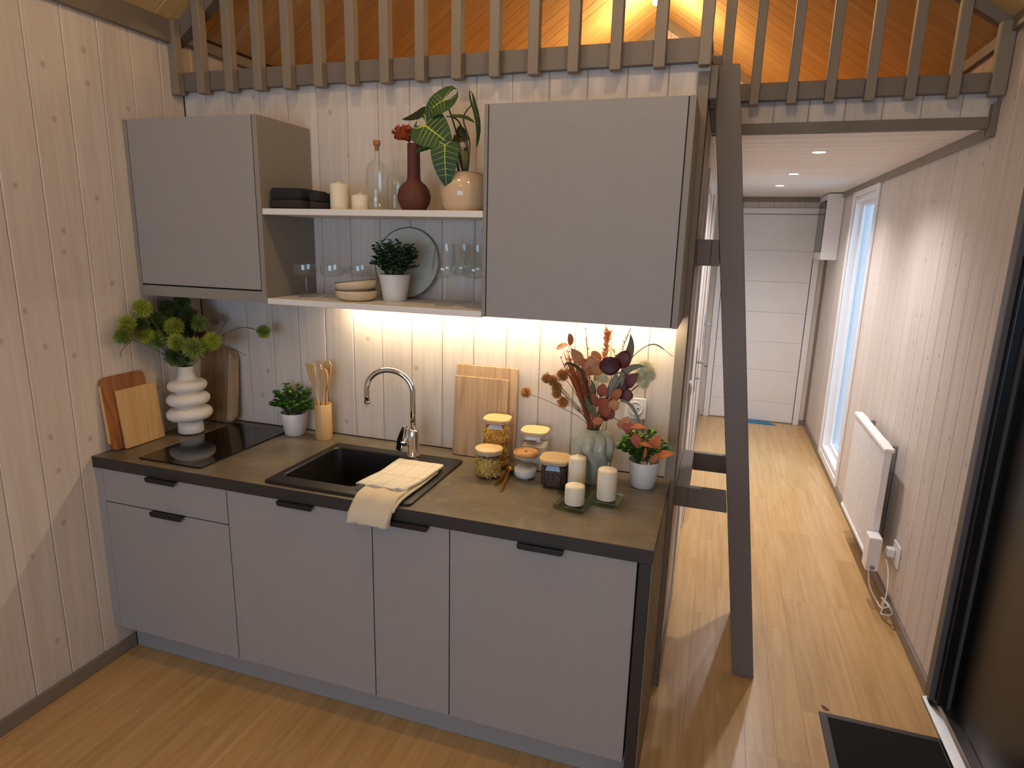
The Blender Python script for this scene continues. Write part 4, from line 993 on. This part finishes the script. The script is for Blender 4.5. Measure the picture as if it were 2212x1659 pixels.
# terracotta vase with an orange flower
t = thing('bud_vase', 'matt brown-red vase with a long straight neck on the upper shelf', 'vase', (1.208, -.20, SH))
P = [(.0001, .002), (.036, 0), (.044, .006), (.057, .030), (.0605, .052), (.056, .075), (.044, .093), (.030, .103), (.0245, .112), (.0235, .125), (.0225, .233), (.0215, .2345), (.0195, .233), (.019, .12)]
build('vase_body', MB().lathe(P, 44), mat('brown_terracotta', '#5b2f28', .7, var=.08, scale=14, bump=.08, bscale=200), t)
t = thing('orange_flower', 'ruffled orange flower in the brown-red long-necked vase', 'flower')
PM = mat('petal_orange', '#b4501c', .75, var=.2, scale=40, bump=.3)
fc = V3((1.180, -.205, 2.128))
for i in range(11):
    a = i*2.4; lay = i/11
    d = V3((math.cos(a)*(1-.3*lay), math.sin(a)*.8*(1-.3*lay), .12+.95*lay)).normalized()
    bpt = fc+V3((0, 0, -.012)); Lp = .062-.012*lay
    build('petal', leafmesh(MB(), bpt, bpt+d*Lp, V3((-d.x*.3, -d.y*.3, 1)), .058, bend=-.12, fold=.22, prof=lambda t: max(.12, math.sin(PI*min(1, t*.93+.05))**.45), nu=8, nv=8, wav=5), PM, t)
build('flower_centre', spikyball(.014, 60, 3, w=.2), mat('flower_centre_dark', '#3b2412', .8), t, loc=tuple(fc+V3((0, -.004, .006))))
build('stem', MB().tube(bez([(1.206, -.20, 1.90), (1.208, -.20, 2.07), (1.195, -.203, 2.10), tuple(fc)], 5), .0026, 7), mat('stem_brown', '#4c3a20', .7), t)
# alocasia in a cream glazed pot
t = thing('glazed_pot', 'glossy cream ceramic plant pot at the right end of the upper shelf', 'pot', (1.400, -.185, SH))
P = [(.0001, .003), (.058, 0), (.066, .004), (.078, .025), (.087, .055), (.088, .080), (.080, .105), (.065, .121), (.058, .128), (.0565, .133), (.0545, .1345), (.052, .133), (.053, .11), (.0001, .108)]
build('pot_body', MB().lathe(P, 48), mat('cream_glaze', '#d8bd9c', .12, var=.04, scale=6, bump=0, spec=.6), t)
build('rim_band', MB().lathe([(.0558, .1275), (.0572, .1300), (.0572, .1335), (.0545, .1352)], 48), mat('rim_glaze_brown', '#b89a78', .3, bump=0), t)
t = thing('alocasia', 'dark green plant with yellow-veined arrow leaves in the cream pot', 'plant')
GL = mat('alocasia_green', '#1f4522', .55, var=.25, scale=12, bump=.05); GLB = mat('alocasia_back', '#5d5c38', .55, var=.15); VN = mat('alocasia_vein', '#b7c944', .5, var=.1); VNB = mat('alocasia_vein_pale', '#8b9a5a', .5)
PET = mat('alocasia_petiole', '#2e2a1c', .5)
def arrow_leaf(base, tip, nrm, width, bend=.10, fold=.10, lobes=.22, back=False, veins=6, gm=None):
    """arrow-shaped blade: base is the petiole point, two rounded lobes run back behind it"""
    b, tp = V3(base), V3(tip); d = tp-b; L_ = d.length; d.normalize(); n_ = V3(nrm); n_ = (n_-d*n_.dot(d)).normalized(); s_ = d.cross(n_)
    def pt(v, q, h=0):
        # v along (-lobes..1), q across (-1..1)
        vv = max(0, v)
        w = width*.5*((1-vv)**.78)*(1+.95*vv*(1-.35*vv))*(1 if v >= 0 else 1)
        if v < 0: w = width*.5*math.sqrt(max(0, 1-(v/lobes)**2))*1.0
        z = bend*L_*(vv*(1-vv)*2.2)-.10*L_*vv**3
        return b+d*(L_*v)+s_*(w*q)+n_*(z+fold*w*abs(q)*(1-.5*abs(q))+h+.012*width*math.sin(v*26+q*2)*abs(q))
    mb = MB(); nu, nv = 10, 14
    for sgn in (-1, 1):
        def f(u, v):
            vv = -lobes+(1+lobes)*v
            q0 = 0.0 if vv >= 0 else min(.48, .06+.42*abs(vv)/lobes)     # notch between the lobes
            return tuple(pt(vv, sgn*(q0+(1-q0)*u)))
        mb.grid(f, nu, nv)
    lf = build('leaf', mb, gm or (GLB if back else GL), t)
    vb = MB(); hh = .0012
    def strip(path, w0, w1):
        V = []; F = []
        for i, (v, q) in enumerate(path):
            p = pt(v, q, hh); p2 = pt(*path[min(i+1, len(path)-1)], hh); p1 = pt(*path[max(i-1, 0)], hh)
            tg = (p2-p1).normalized(); sd = tg.cross(n_).normalized()*(w0+(w1-w0)*i/(len(path)-1))
            V += [p-sd, p+sd]
        for i in range(len(path)-1): F.append((2*i, 2*i+1, 2*i+3, 2*i+2))
        vb.add(V, F)
    w = width*.020
    strip([(k/12*.97, 0) for k in range(13)], w*1.0, w*.3)
    for sgn in (-1, 1):
        strip([(-lobes*.80*k/6, sgn*(.05+.62*k/6)) for k in range(7)], w*.8, w*.2)
        for j in range(veins):
            v0 = .04+.80*j/veins
            strip([(v0+(.10*(k/6)-.02)*(1-v0)*1.4, sgn*.96*k/6) for k in range(7)], w*.34, w*.12)
    build('leaf_vein', vb, VNB if back else VN, lf)
    return lf
NF = (.18, -1, .25)
arrow_leaf((1.362, -.270, 2.086), (1.369, -.275, 1.944), (.15, -1, .20), .100, lobes=.10)
arrow_leaf((1.282, -.262, 2.150), (1.385, -.268, 2.082), (.05, -1, .30), .135, lobes=.28)
arrow_leaf((1.345, -.240, 2.232), (1.268, -.250, 2.178), (.05, -.9, .55), .098, lobes=.62, fold=.05)
arrow_leaf((1.262, -.215, 2.208), (1.176, -.225, 2.172), (.1, -.45, -1), .040, lobes=.15, back=True, veins=4)
arrow_leaf((1.348, -.175, 2.192), (1.434, -.175, 2.176), (0, -.35, 1), .060, lobes=.25, veins=5)
arrow_leaf((1.350, -.140, 2.140), (1.402, -.150, 2.120), (.1, -1, .1), .060, lobes=.2, back=True, veins=4)
arrow_leaf((1.388, -.172, 2.082), (1.397, -.185, 2.003), (.5, -1, .1), .050, lobes=.12, back=True, veins=4)
arrow_leaf((1.292, -.235, 2.090), (1.228, -.245, 2.062), (.1, -.8, .5), .036, lobes=.15, veins=3)
arrow_leaf((1.412, -.150, 2.238), (1.444, -.155, 2.088), (1, -.22, .1), .040, lobes=.30, veins=4, fold=.35)
def pet(pts, r=.0028): build('petiole', MB().tube(bez(pts, 6), r, 7), PET, t)
pc = (1.395, -.185)
pet([(pc[0], pc[1], 1.976), (1.383, -.19, 2.06), (1.368, -.24, 2.11), (1.362, -.269, 2.088)])
pet([(pc[0]-.01, pc[1], 1.976), (1.352, -.20, 2.10), (1.31, -.235, 2.17), (1.283, -.260, 2.152)])
pet([(pc[0]-.005, pc[1]+.01, 1.976), (1.372, -.17, 2.10), (1.350, -.20, 2.20), (1.345, -.238, 2.232)])
pet([(pc[0]-.01, pc[1]+.012, 1.976), (1.345, -.17, 2.10), (1.30, -.19, 2.19), (1.263, -.213, 2.208)], .002)
pet([(pc[0]+.004, pc[1]+.012, 1.976), (1.398, -.15, 2.09), (1.37, -.16, 2.17), (1.349, -.174, 2.191)])
pet([(pc[0]+.012, pc[1], 1.976), (1.402, -.16, 2.06), (1.38, -.15, 2.12), (1.351, -.141, 2.139)], .0022)
pet([(pc[0]+.015, pc[1]-.01, 1.976), (1.412, -.18, 2.03), (1.405, -.17, 2.08), (1.389, -.171, 2.083)], .0022)
pet([(pc[0]+.008, pc[1]+.01, 1.976), (1.405, -.15, 2.10), (1.375, -.14, 2.19), (1.412, -.149, 2.237)], .0022)
pet([(pc[0]-.015, pc[1]-.012, 1.976), (1.35, -.21, 2.06), (1.31, -.23, 2.10), (1.293, -.234, 2.090)], .002)
build('soil', MB().lathe([(.0001, 0), (.052, -.002), (.0001, -.006)], 24), mat('potting_soil', '#2c2019', .95, var=.3, bump=.4), t, loc=(1.400, -.185, SH+.112))

# ================================================================ LOWER SHELF
def bowl(label, x, y, z, rx_, tilt, fillc=None):
    t = thing('bowl', label, 'bowl', (x, y, z), (math.radians(tilt[0]), math.radians(tilt[1]), 0), 'stacked cream bowls')
    P = [(.0001, .0035), (.050, .0), (.056, .002), (.074, .014), (.0785, .030), (.079, .0395), (.0775, .041), (.0755, .0395), (.074, .030), (.068, .017), (.05, .008), (.0001, .007)]
    build('bowl_body', MB().lathe(P, 44), mat('cream_stoneware', '#dcc7a4', .35, var=.06, scale=30, bump=.03), t)
    build('rim_glaze', MB().lathe([(.0792, .0385), (.0790, .0412), (.0772, .0423), (.0752, .0405)], 44), mat('brown_rim_glaze', '#7a6250', .4, var=.2, scale=40), t)
bowl('lower cream bowl of the tilted stack on the lower shelf', .967, -.215, SL2, .08, (0, 0))
bowl('upper cream bowl, tipped in the stack on the lower shelf', .968, -.213, SL2+.0335, .08, (0, -7))
# leaning plate
t = thing('plate', 'large pale green plate with a dark rim leaning on the wall behind the plant', 'plate', (1.086, -.046, SL2+.002), (math.radians(-90+80+0), 0, 0))
t.rotation_euler = (math.radians(80), 0, 0)
pr = .1415
P = [(.0001, .012), (pr*.55, .012), (pr*.70, .009), (pr*.97, -.003), (pr, -.004), (pr*.97, -.0005), (pr*.70, .013), (pr*.55, .016), (.0001, .016)]
def plate_mb(P): return MB().lathe(P, 64).rot(Matrix.Translation((0, pr, .006)) @ Matrix.Diagonal((1, 1, -1, 1)))
build('plate_body', plate_mb(P), mat('celadon_glaze', '#c9c9bb', .25, var=.05, scale=10, bump=0), t)
build('rim_glaze', plate_mb([(pr*.972, -.0008), (pr*.985, -.0052), (pr*1.008, -.0042), (pr*.99, .0006)]), mat('brown_rim_glaze', '#7a6250', .4, var=.2, scale=40), t)
def stemglass(name, label, x, y, P, group):
    t = thing(name, label, 'glass', (x, y, SL2), group=group)
    foot = [(.0001, .0), (P['f'], .0005), (P['f'], .002), (.008, .005), (.0036, .012), (.0030, .03), (.0030, P['s']*.8), (.0045, P['s'])]
    build('foot_and_stem', MB().lathe(foot, 32), GLASS, t)
    o_ = P['b']; build('glass_cup', MB().lathe([(.0001, P['s']-.001)]+[(r, P['s']+z) for r, z in o_], 40), GLASS, t)
    i_ = [(max(.0001, r-.0016), P['s']+z+(.0025 if z < .02 else 0)) for r, z in o_]
    build('inner_wall', MB().lathe([(.0001, P['s']+.0025)]+i_, 40), GLASS, t)
CO = dict(f=.032, s=.080, b=[(.020, .002), (.040, .006), (.0465, .016), (.0475, .028), (.048, .047)])
stemglass('coupe_glass', 'stemmed coupe glass nearest the left wall cabinet', .722, -.19, CO, 'coupe glasses on the lower shelf')
stemglass('coupe_glass', 'stemmed coupe glass second from the left wall cabinet', .822, -.155, CO, 'coupe glasses on the lower shelf')
stemglass('coupe_glass', 'stemmed coupe glass behind the cream bowls', .905, -.085, CO, 'coupe glasses on the lower shelf')
WI = dict(f=.037, s=.100, b=[(.018, .003), (.040, .010), (.0475, .020), (.0465, .040), (.040, .080), (.036, .122)])
stemglass('wine_glass', 'front left wine glass on the lower shelf, right of the plate', 1.337, -.215, WI, 'wine glasses on the lower shelf')
stemglass('wine_glass', 'front right wine glass against the larger wall cabinet', 1.452, -.20, WI, 'wine glasses on the lower shelf')
stemglass('wine_glass', 'rear wine glass standing behind the two front wine glasses', 1.345, -.065, WI, 'wine glasses on the lower shelf')

# ================================================================ SWIRL VASE AND DRIED BOUQUET
bxv, byv = 1.906, -.150
t = thing('swirl_vase', 'pale green glass vase with swirling ribs near the counter candles', 'vase', (bxv, byv, HT+.001))
Pz = [(.040, 0), (.044, .003), (.050, .02), (.058, .05), (.066, .085), (.074, .12), (.0765, .145), (.072, .17), (.060, .188), (.044, .199), (.032, .203), (.030, .204)]
fine = []
for i in range(len(Pz)-1):
    for k in range(4): fine.append(tuple(Pz[i][q]+(Pz[i+1][q]-Pz[i][q])*k/4 for q in (0, 1)))
fine.append(Pz[-1])
rf_ = lambda a, z: 1+.17*(abs(math.sin(4.5*a+z*17+.55*math.sin(z*60)))-.6)*1.3*min(1, z/.03)*min(1, max(0, (.203-z)/.03))
mg, Ng, Lg, Pg = base('milky_green_glass')
Pg.inputs['Base Color'].default_value = lin('#c3cbbd'); Pg.inputs['Roughness'].default_value = .08; Pg.inputs['Transmission Weight'].default_value = .3; Pg.inputs['IOR'].default_value = 1.3; Pg.inputs['Coat Weight'].default_value = .6
build('vase_body', MB().lathe(fine, 144, rf=rf_), mg, t)
build('vase_mouth', MB().lathe([(.030, .2035), (.032, .206), (.030, .2075), (.027, .206), (.026, .15)], 40), mg, t)
t = thing('dried_bouquet', 'autumn bouquet of dried orange, burgundy and grey leaves in the swirl vase', 'flowers')
mouth = V3((bxv, byv, HT+.21)); inner = V3((bxv, byv, HT+.07))
def stem_to(p, m, r=.0016, sag=0, name='stem', sp=.35):
    p = V3(p); q = V3((bxv+(p.x-bxv)*.12+rnd.uniform(-.008, .008), byv+(p.y-byv)*.3+rnd.uniform(-.01, .01), HT+.215))
    q.x = min(max(q.x, bxv-.019), bxv+.019); q.y = min(max(q.y, byv-.019), byv+.019)
    md = q.lerp(p, .5)+V3((0, 0, .015+sag))
    build(name, MB().tube(bez([inner+V3(((q.x-bxv)*.5, (q.y-byv)*.5, 0)), q, md, p], 5), r, 6), m, t)
DS = mat('dried_stem', '#7b5a34', .7, var=.2); DSG = mat('dried_stem_grey', '#6f6650', .7, var=.2)
OR = mat('dried_orange', '#b86a3e', .6, var=.2); PEACH = mat('dried_peach', '#c98e62', .6, var=.15); RUST = mat('dried_rust', '#994e36', .6, var=.2)
BUR = mat('dried_burgundy', '#4a1c22', .5, var=.2); BUR2 = mat('dried_plum_brown', '#6e3028', .5, var=.2); GREY = mat('dried_grey_leaf', '#8a8470', .6, var=.12); OLV = mat('dried_olive', '#5c6340', .6, var=.15)
THI = mat('thistle_ochre', '#c48c4a', .8, var=.25); FLU = mat('fluffy_cream', '#f6eecb', .85, var=.1); PLUME = mat('plume_peach', '#d89058', .8, var=.2); GRASS = mat('grass_rust', '#9a5226', .75, var=.25)
th0 = None
for p in [(1.641, -.15, 1.217, .020), (1.719, -.15, 1.278, .018), (1.743, -.155, 1.274, .020), (1.760, -.15, 1.250, .020), (1.762, -.16, 1.228, .018), (1.785, -.15, 1.195, .021), (1.779, -.15, 1.297, .022)]:
    if th0 is None: th0 = build('thistle_head', spikyball(.024, 190, 5, w=.12), THI, t, loc=p[:3])
    else: o = dup(th0, t, p[:3], (rnd.uniform(0, 6), rnd.uniform(0, 6), 0), (p[3]/.02,)*3)
    stem_to(p[:3], DS, .0012)
build('small_bud', spikyball(.008, 40, 6, w=.25), FLU, t, loc=(1.721, -.15, 1.301)); stem_to((1.721, -.15, 1.30), DS, .001)
fl0 = None
for p in [(2.073, -.12, 1.34, .036), (2.068, -.12, 1.294, .028), (2.088, -.12, 1.319, .025), (2.060, -.12, 1.318, .026), (1.923, -.12, 1.295, .022), (1.902, -.12, 1.297, .017)]:
    if fl0 is None: fl0 = build('fluffy_head', spikyball(.036, 620, 8, w=.045, L0=.2), FLU, t, loc=p[:3])
    else: dup(fl0, t, p[:3], (rnd.uniform(0, 6), rnd.uniform(0, 6), 0), (p[3]/.03,)*3)
    stem_to(p[:3], DSG, .0013)
round_ = lambda q: math.sin(PI*min(1, q*.96+.02))**.55
pointy = lambda q: math.sin(PI*q**.75)**.9 if q < 1 else 0
def L_(c, r, m, ang, n=(0, -1, .2), wd=1.2, prof=round_, fold=.12, bend=.12, stem=True):
    a = math.radians(ang); d = V3((math.cos(a), -.12, math.sin(a))); c = V3(c)
    build('leaf', leafmesh(MB(), c-d*r, c+d*r, n, r*2*wd*.62, bend, fold, prof), m, t, solid=.0004)
    if stem: stem_to(c-d*r, DS, .0011)
L_((1.773, -.15, 1.401), .022, OR, 205, (.2, -.6, 1), 1.1); L_((1.800, -.15, 1.430), .022, OR, 95, (.8, -1, 0), .9); L_((1.828, -.155, 1.372), .034, PEACH, 125, (.3, -1, .3), 1.0, pointy); L_((1.848, -.15, 1.352), .022, OR, 150)
L_((1.886, -.14, 1.340), .036, PEACH, 100, (0, -1, .1), 1.5); L_((1.908, -.15, 1.336), .030, PEACH, 70, (.3, -1, .1), 1.3); L_((1.893, -.12, 1.370), .024, PEACH, 130, (0, -1, .4), 1.2); L_((1.872, -.145, 1.322), .026, OR, 170)
L_((1.932, -.17, 1.259), .024, RUST, 80, wd=1.3); L_((1.982, -.17, 1.248), .028, OR, 50, wd=1.0); L_((1.949, -.175, 1.190), .030, RUST, 60, wd=1.2); L_((1.912, -.17, 1.222), .030, RUST, 120, (-.3, -1, 0), 1.0, pointy); L_((1.978, -.18, 1.212), .022, PEACH, 80, wd=1.5); L_((1.905, -.17, 1.168), .018, OR, 100); L_((1.940, -.18, 1.215), .024, RUST, 20, (.2, -1, .5)); L_((1.962, -.165, 1.180), .026, RUST, -70); L_((1.925, -.19, 1.150), .020, OR, 190)
L_((1.952, -.16, 1.350), .038, BUR, 190, (0, -1, -.1), 1.45); L_((1.993, -.15, 1.372), .034, BUR2, 70, (.2, -1, .1), 1.3); L_((2.024, -.15, 1.302), .040, BUR2, 45, (.2, -1, .2), 1.0, pointy); L_((2.013, -.15, 1.244), .026, BUR2, 0, wd=1.6); L_((1.990, -.14, 1.256), .028, BUR, 70, wd=1.5); L_((2.000, -.155, 1.282), .028, BUR, 200); L_((1.950, -.16, 1.165), .024, BUR, 230); L_((1.895, -.14, 1.215), .022, BUR, 90)
# long grey-green leaves
def blade(pts, w, m, n=(0, -1, .1)):
    P_ = bez(pts, 6); mb = MB(); V = []; F = []; N_ = V3(n).normalized(); k_ = len(P_)
    for i, p in enumerate(P_):
        tg = (P_[min(i+1, k_-1)]-P_[max(i-1, 0)]).normalized(); s_ = tg.cross(N_).normalized()*w*.5*max(.03, math.sin(PI*(i/(k_-1))**.8))
        V += [p-s_+N_*w*.1, p, p+s_+N_*w*.1]
    for i in range(k_-1): F += [(3*i, 3*i+1, 3*i+4, 3*i+3), (3*i+1, 3*i+2, 3*i+5, 3*i+4)]
    build('leaf', mb.add(V, F, True), m, t, solid=.0004)
blade([(1.99, -.14, 1.30), (2.008, -.13, 1.37), (2.016, -.12, 1.42), (2.011, -.11, 1.462)], .030, GREY)
blade([(1.985, -.14, 1.285), (2.015, -.15, 1.335), (2.045, -.15, 1.352), (2.075, -.15, 1.354)], .022, GREY)
blade([(1.94, -.15, 1.20), (1.960, -.16, 1.27), (1.975, -.16, 1.31), (1.962, -.16, 1.345)], .024, GREY)
blade([(1.95, -.15, 1.20), (1.985, -.16, 1.27), (1.998, -.16, 1.32), (1.975, -.16, 1.325)], .022, GREY)
blade([(1.96, -.14, 1.24), (1.975, -.15, 1.27), (1.990, -.14, 1.30), (1.996, -.14, 1.33)], .030, GREY)
blade([(1.868, -.16, 1.232), (1.884, -.17, 1.20), (1.905, -.18, 1.178), (1.930, -.18, 1.158)], .024, OLV)
blade([(1.880, -.15, 1.20), (1.896, -.16, 1.23), (1.895, -.16, 1.27), (1.884, -.15, 1.292)], .020, OLV)
blade([(1.905, -.15, 1.12), (1.868, -.15, 1.25), (1.850, -.16, 1.32), (1.800, -.16, 1.345), (1.784, -.16, 1.325)], .014, mat('olive_dark', '#4a3e22', .7))
blade([(1.995, -.17, 1.235), (2.035, -.17, 1.215), (2.062, -.17, 1.175), (2.078, -.17, 1.14)], .012, GREY)
build('grass_arc', MB().tube(bez([(1.945, -.12, 1.16), (1.988, -.10, 1.306), (2.024, -.10, 1.378), (2.091, -.10, 1.427), (2.163, -.10, 1.388)], 7), [.0016]*20+[.0024]*5+[.001]*4, 6), mat('olive_dark', '#4a3e22', .7), t)
# upright rusty grasses
R = random.Random(11)
for i in range(46):
    tx = R.uniform(1.765, 1.87); tz = 1.395-(tx-1.765)*.9+R.uniform(-.05, .01); ty = -.13+R.uniform(-.03, .03)
    if i == 0: tx, tz = 1.847, 1.461
    q = V3((bxv-.020+R.uniform(-.006, .016), byv+R.uniform(-.012, .012), HT+.213)); e_ = V3((tx, ty, tz)); mm = q.lerp(e_, .5)+V3((.008-.02*(1.87-tx)*3, 0, 0))
    pts = bez([q-V3((0, 0, .06)), q, mm, e_], 5)
    g = build('grass_stem', MB().tube(pts, [.0011]*(len(pts)-6)+[.0018]*5+[.0006], 5), GRASS, t)
    if i % 2 == 0:
        sp_ = MB()
        for p in pts[-8:]:
            for k in range(3):
                d = V3((R.uniform(-.8, .8), R.uniform(-.8, .8), 1)).normalized(); leafmesh(sp_, p, p+d*.011, V3((0, -1, 0)), .003, nu=1, nv=2)
        build('seed_husk', sp_, GRASS, g, kind='stuff')
# peach plume and fine sprays
def plume(pts, m, L0, n, seed, w=.0035):
    R = random.Random(seed); P_ = bez(pts, 10); k0 = int(len(P_)*.35)
    s_ = build('stem', MB().tube(P_, .0013, 6), DS, t); mb = MB()
    for i in range(n):
        p = P_[R.randrange(k0, len(P_))]; f = 1-.5*(i/n)
        d = V3((R.uniform(-1, 1), R.uniform(-1, 1), R.uniform(.3, 1.3))).normalized(); leafmesh(mb, p, p+d*L0*R.uniform(.6, 1.1), V3((R.uniform(-1, 1), -1, 0)), w, nu=1, nv=3, bend=.2)
    build('plume', mb, m, s_, kind='stuff')
plume([(1.915, -.13, 1.13), (1.921, -.11, 1.30), (1.925, -.10, 1.407), (1.926, -.10, 1.462)], PLUME, .024, 260, 1)
plume([(1.93, -.13, 1.13), (1.965, -.12, 1.30), (1.991, -.12, 1.42), (2.008, -.12, 1.475)], mat('spray_grey', '#8b7d66', .8), .018, 90, 2, .0015)
plume([(1.93, -.13, 1.13), (1.95, -.12, 1.28), (1.962, -.11, 1.36), (1.952, -.11, 1.40)], mat('spray_grey', '#8b7d66', .8), .014, 60, 3, .0015)
# branch of orange leaves that droops over the right-hand plant
br = bez([(bxv+.01, byv-.005, HT+.20), (1.955, -.17, 1.165), (1.99, -.175, 1.158), (2.03, -.19, 1.145), (2.09, -.205, 1.120), (2.14, -.21, 1.085), (2.165, -.21, 1.06)], 6)
build('stem', MB().tube(br, .0014, 6), DS, t)
for (c, r, a, n_, wd, m) in [((2.020, -.185, 1.152), .030, 65, (.2, -1, .1), 1.35, PEACH), ((2.034, -.19, 1.140), .024, -80, (0, -1, .2), 1.2, RUST), ((2.068, -.20, 1.143), .032, 5, (0, -.5, 1), .8, OR), ((2.068, -.215, 1.100), .028, -75, (.2, -1, .2), 1.0, RUST), ((2.135, -.215, 1.108), .030, 60, (.2, -1, .2), 1.2, OR), ((2.104, -.225, 1.090), .028, -10, (0, -.7, 1), .6, OR), ((2.100, -.225, 1.062), .022, -95, (.8, -1, 0), .5, OR), ((2.135, -.225, 1.048), .020, -120, (.3, -1, .2), .9, OR), ((2.172, -.21, 1.060), .032, 20, (0, -.8, .7), .8, OR)]:
    L_(c, r, m, a, n_, wd, pointy if r > .025 else round_, stem=False)
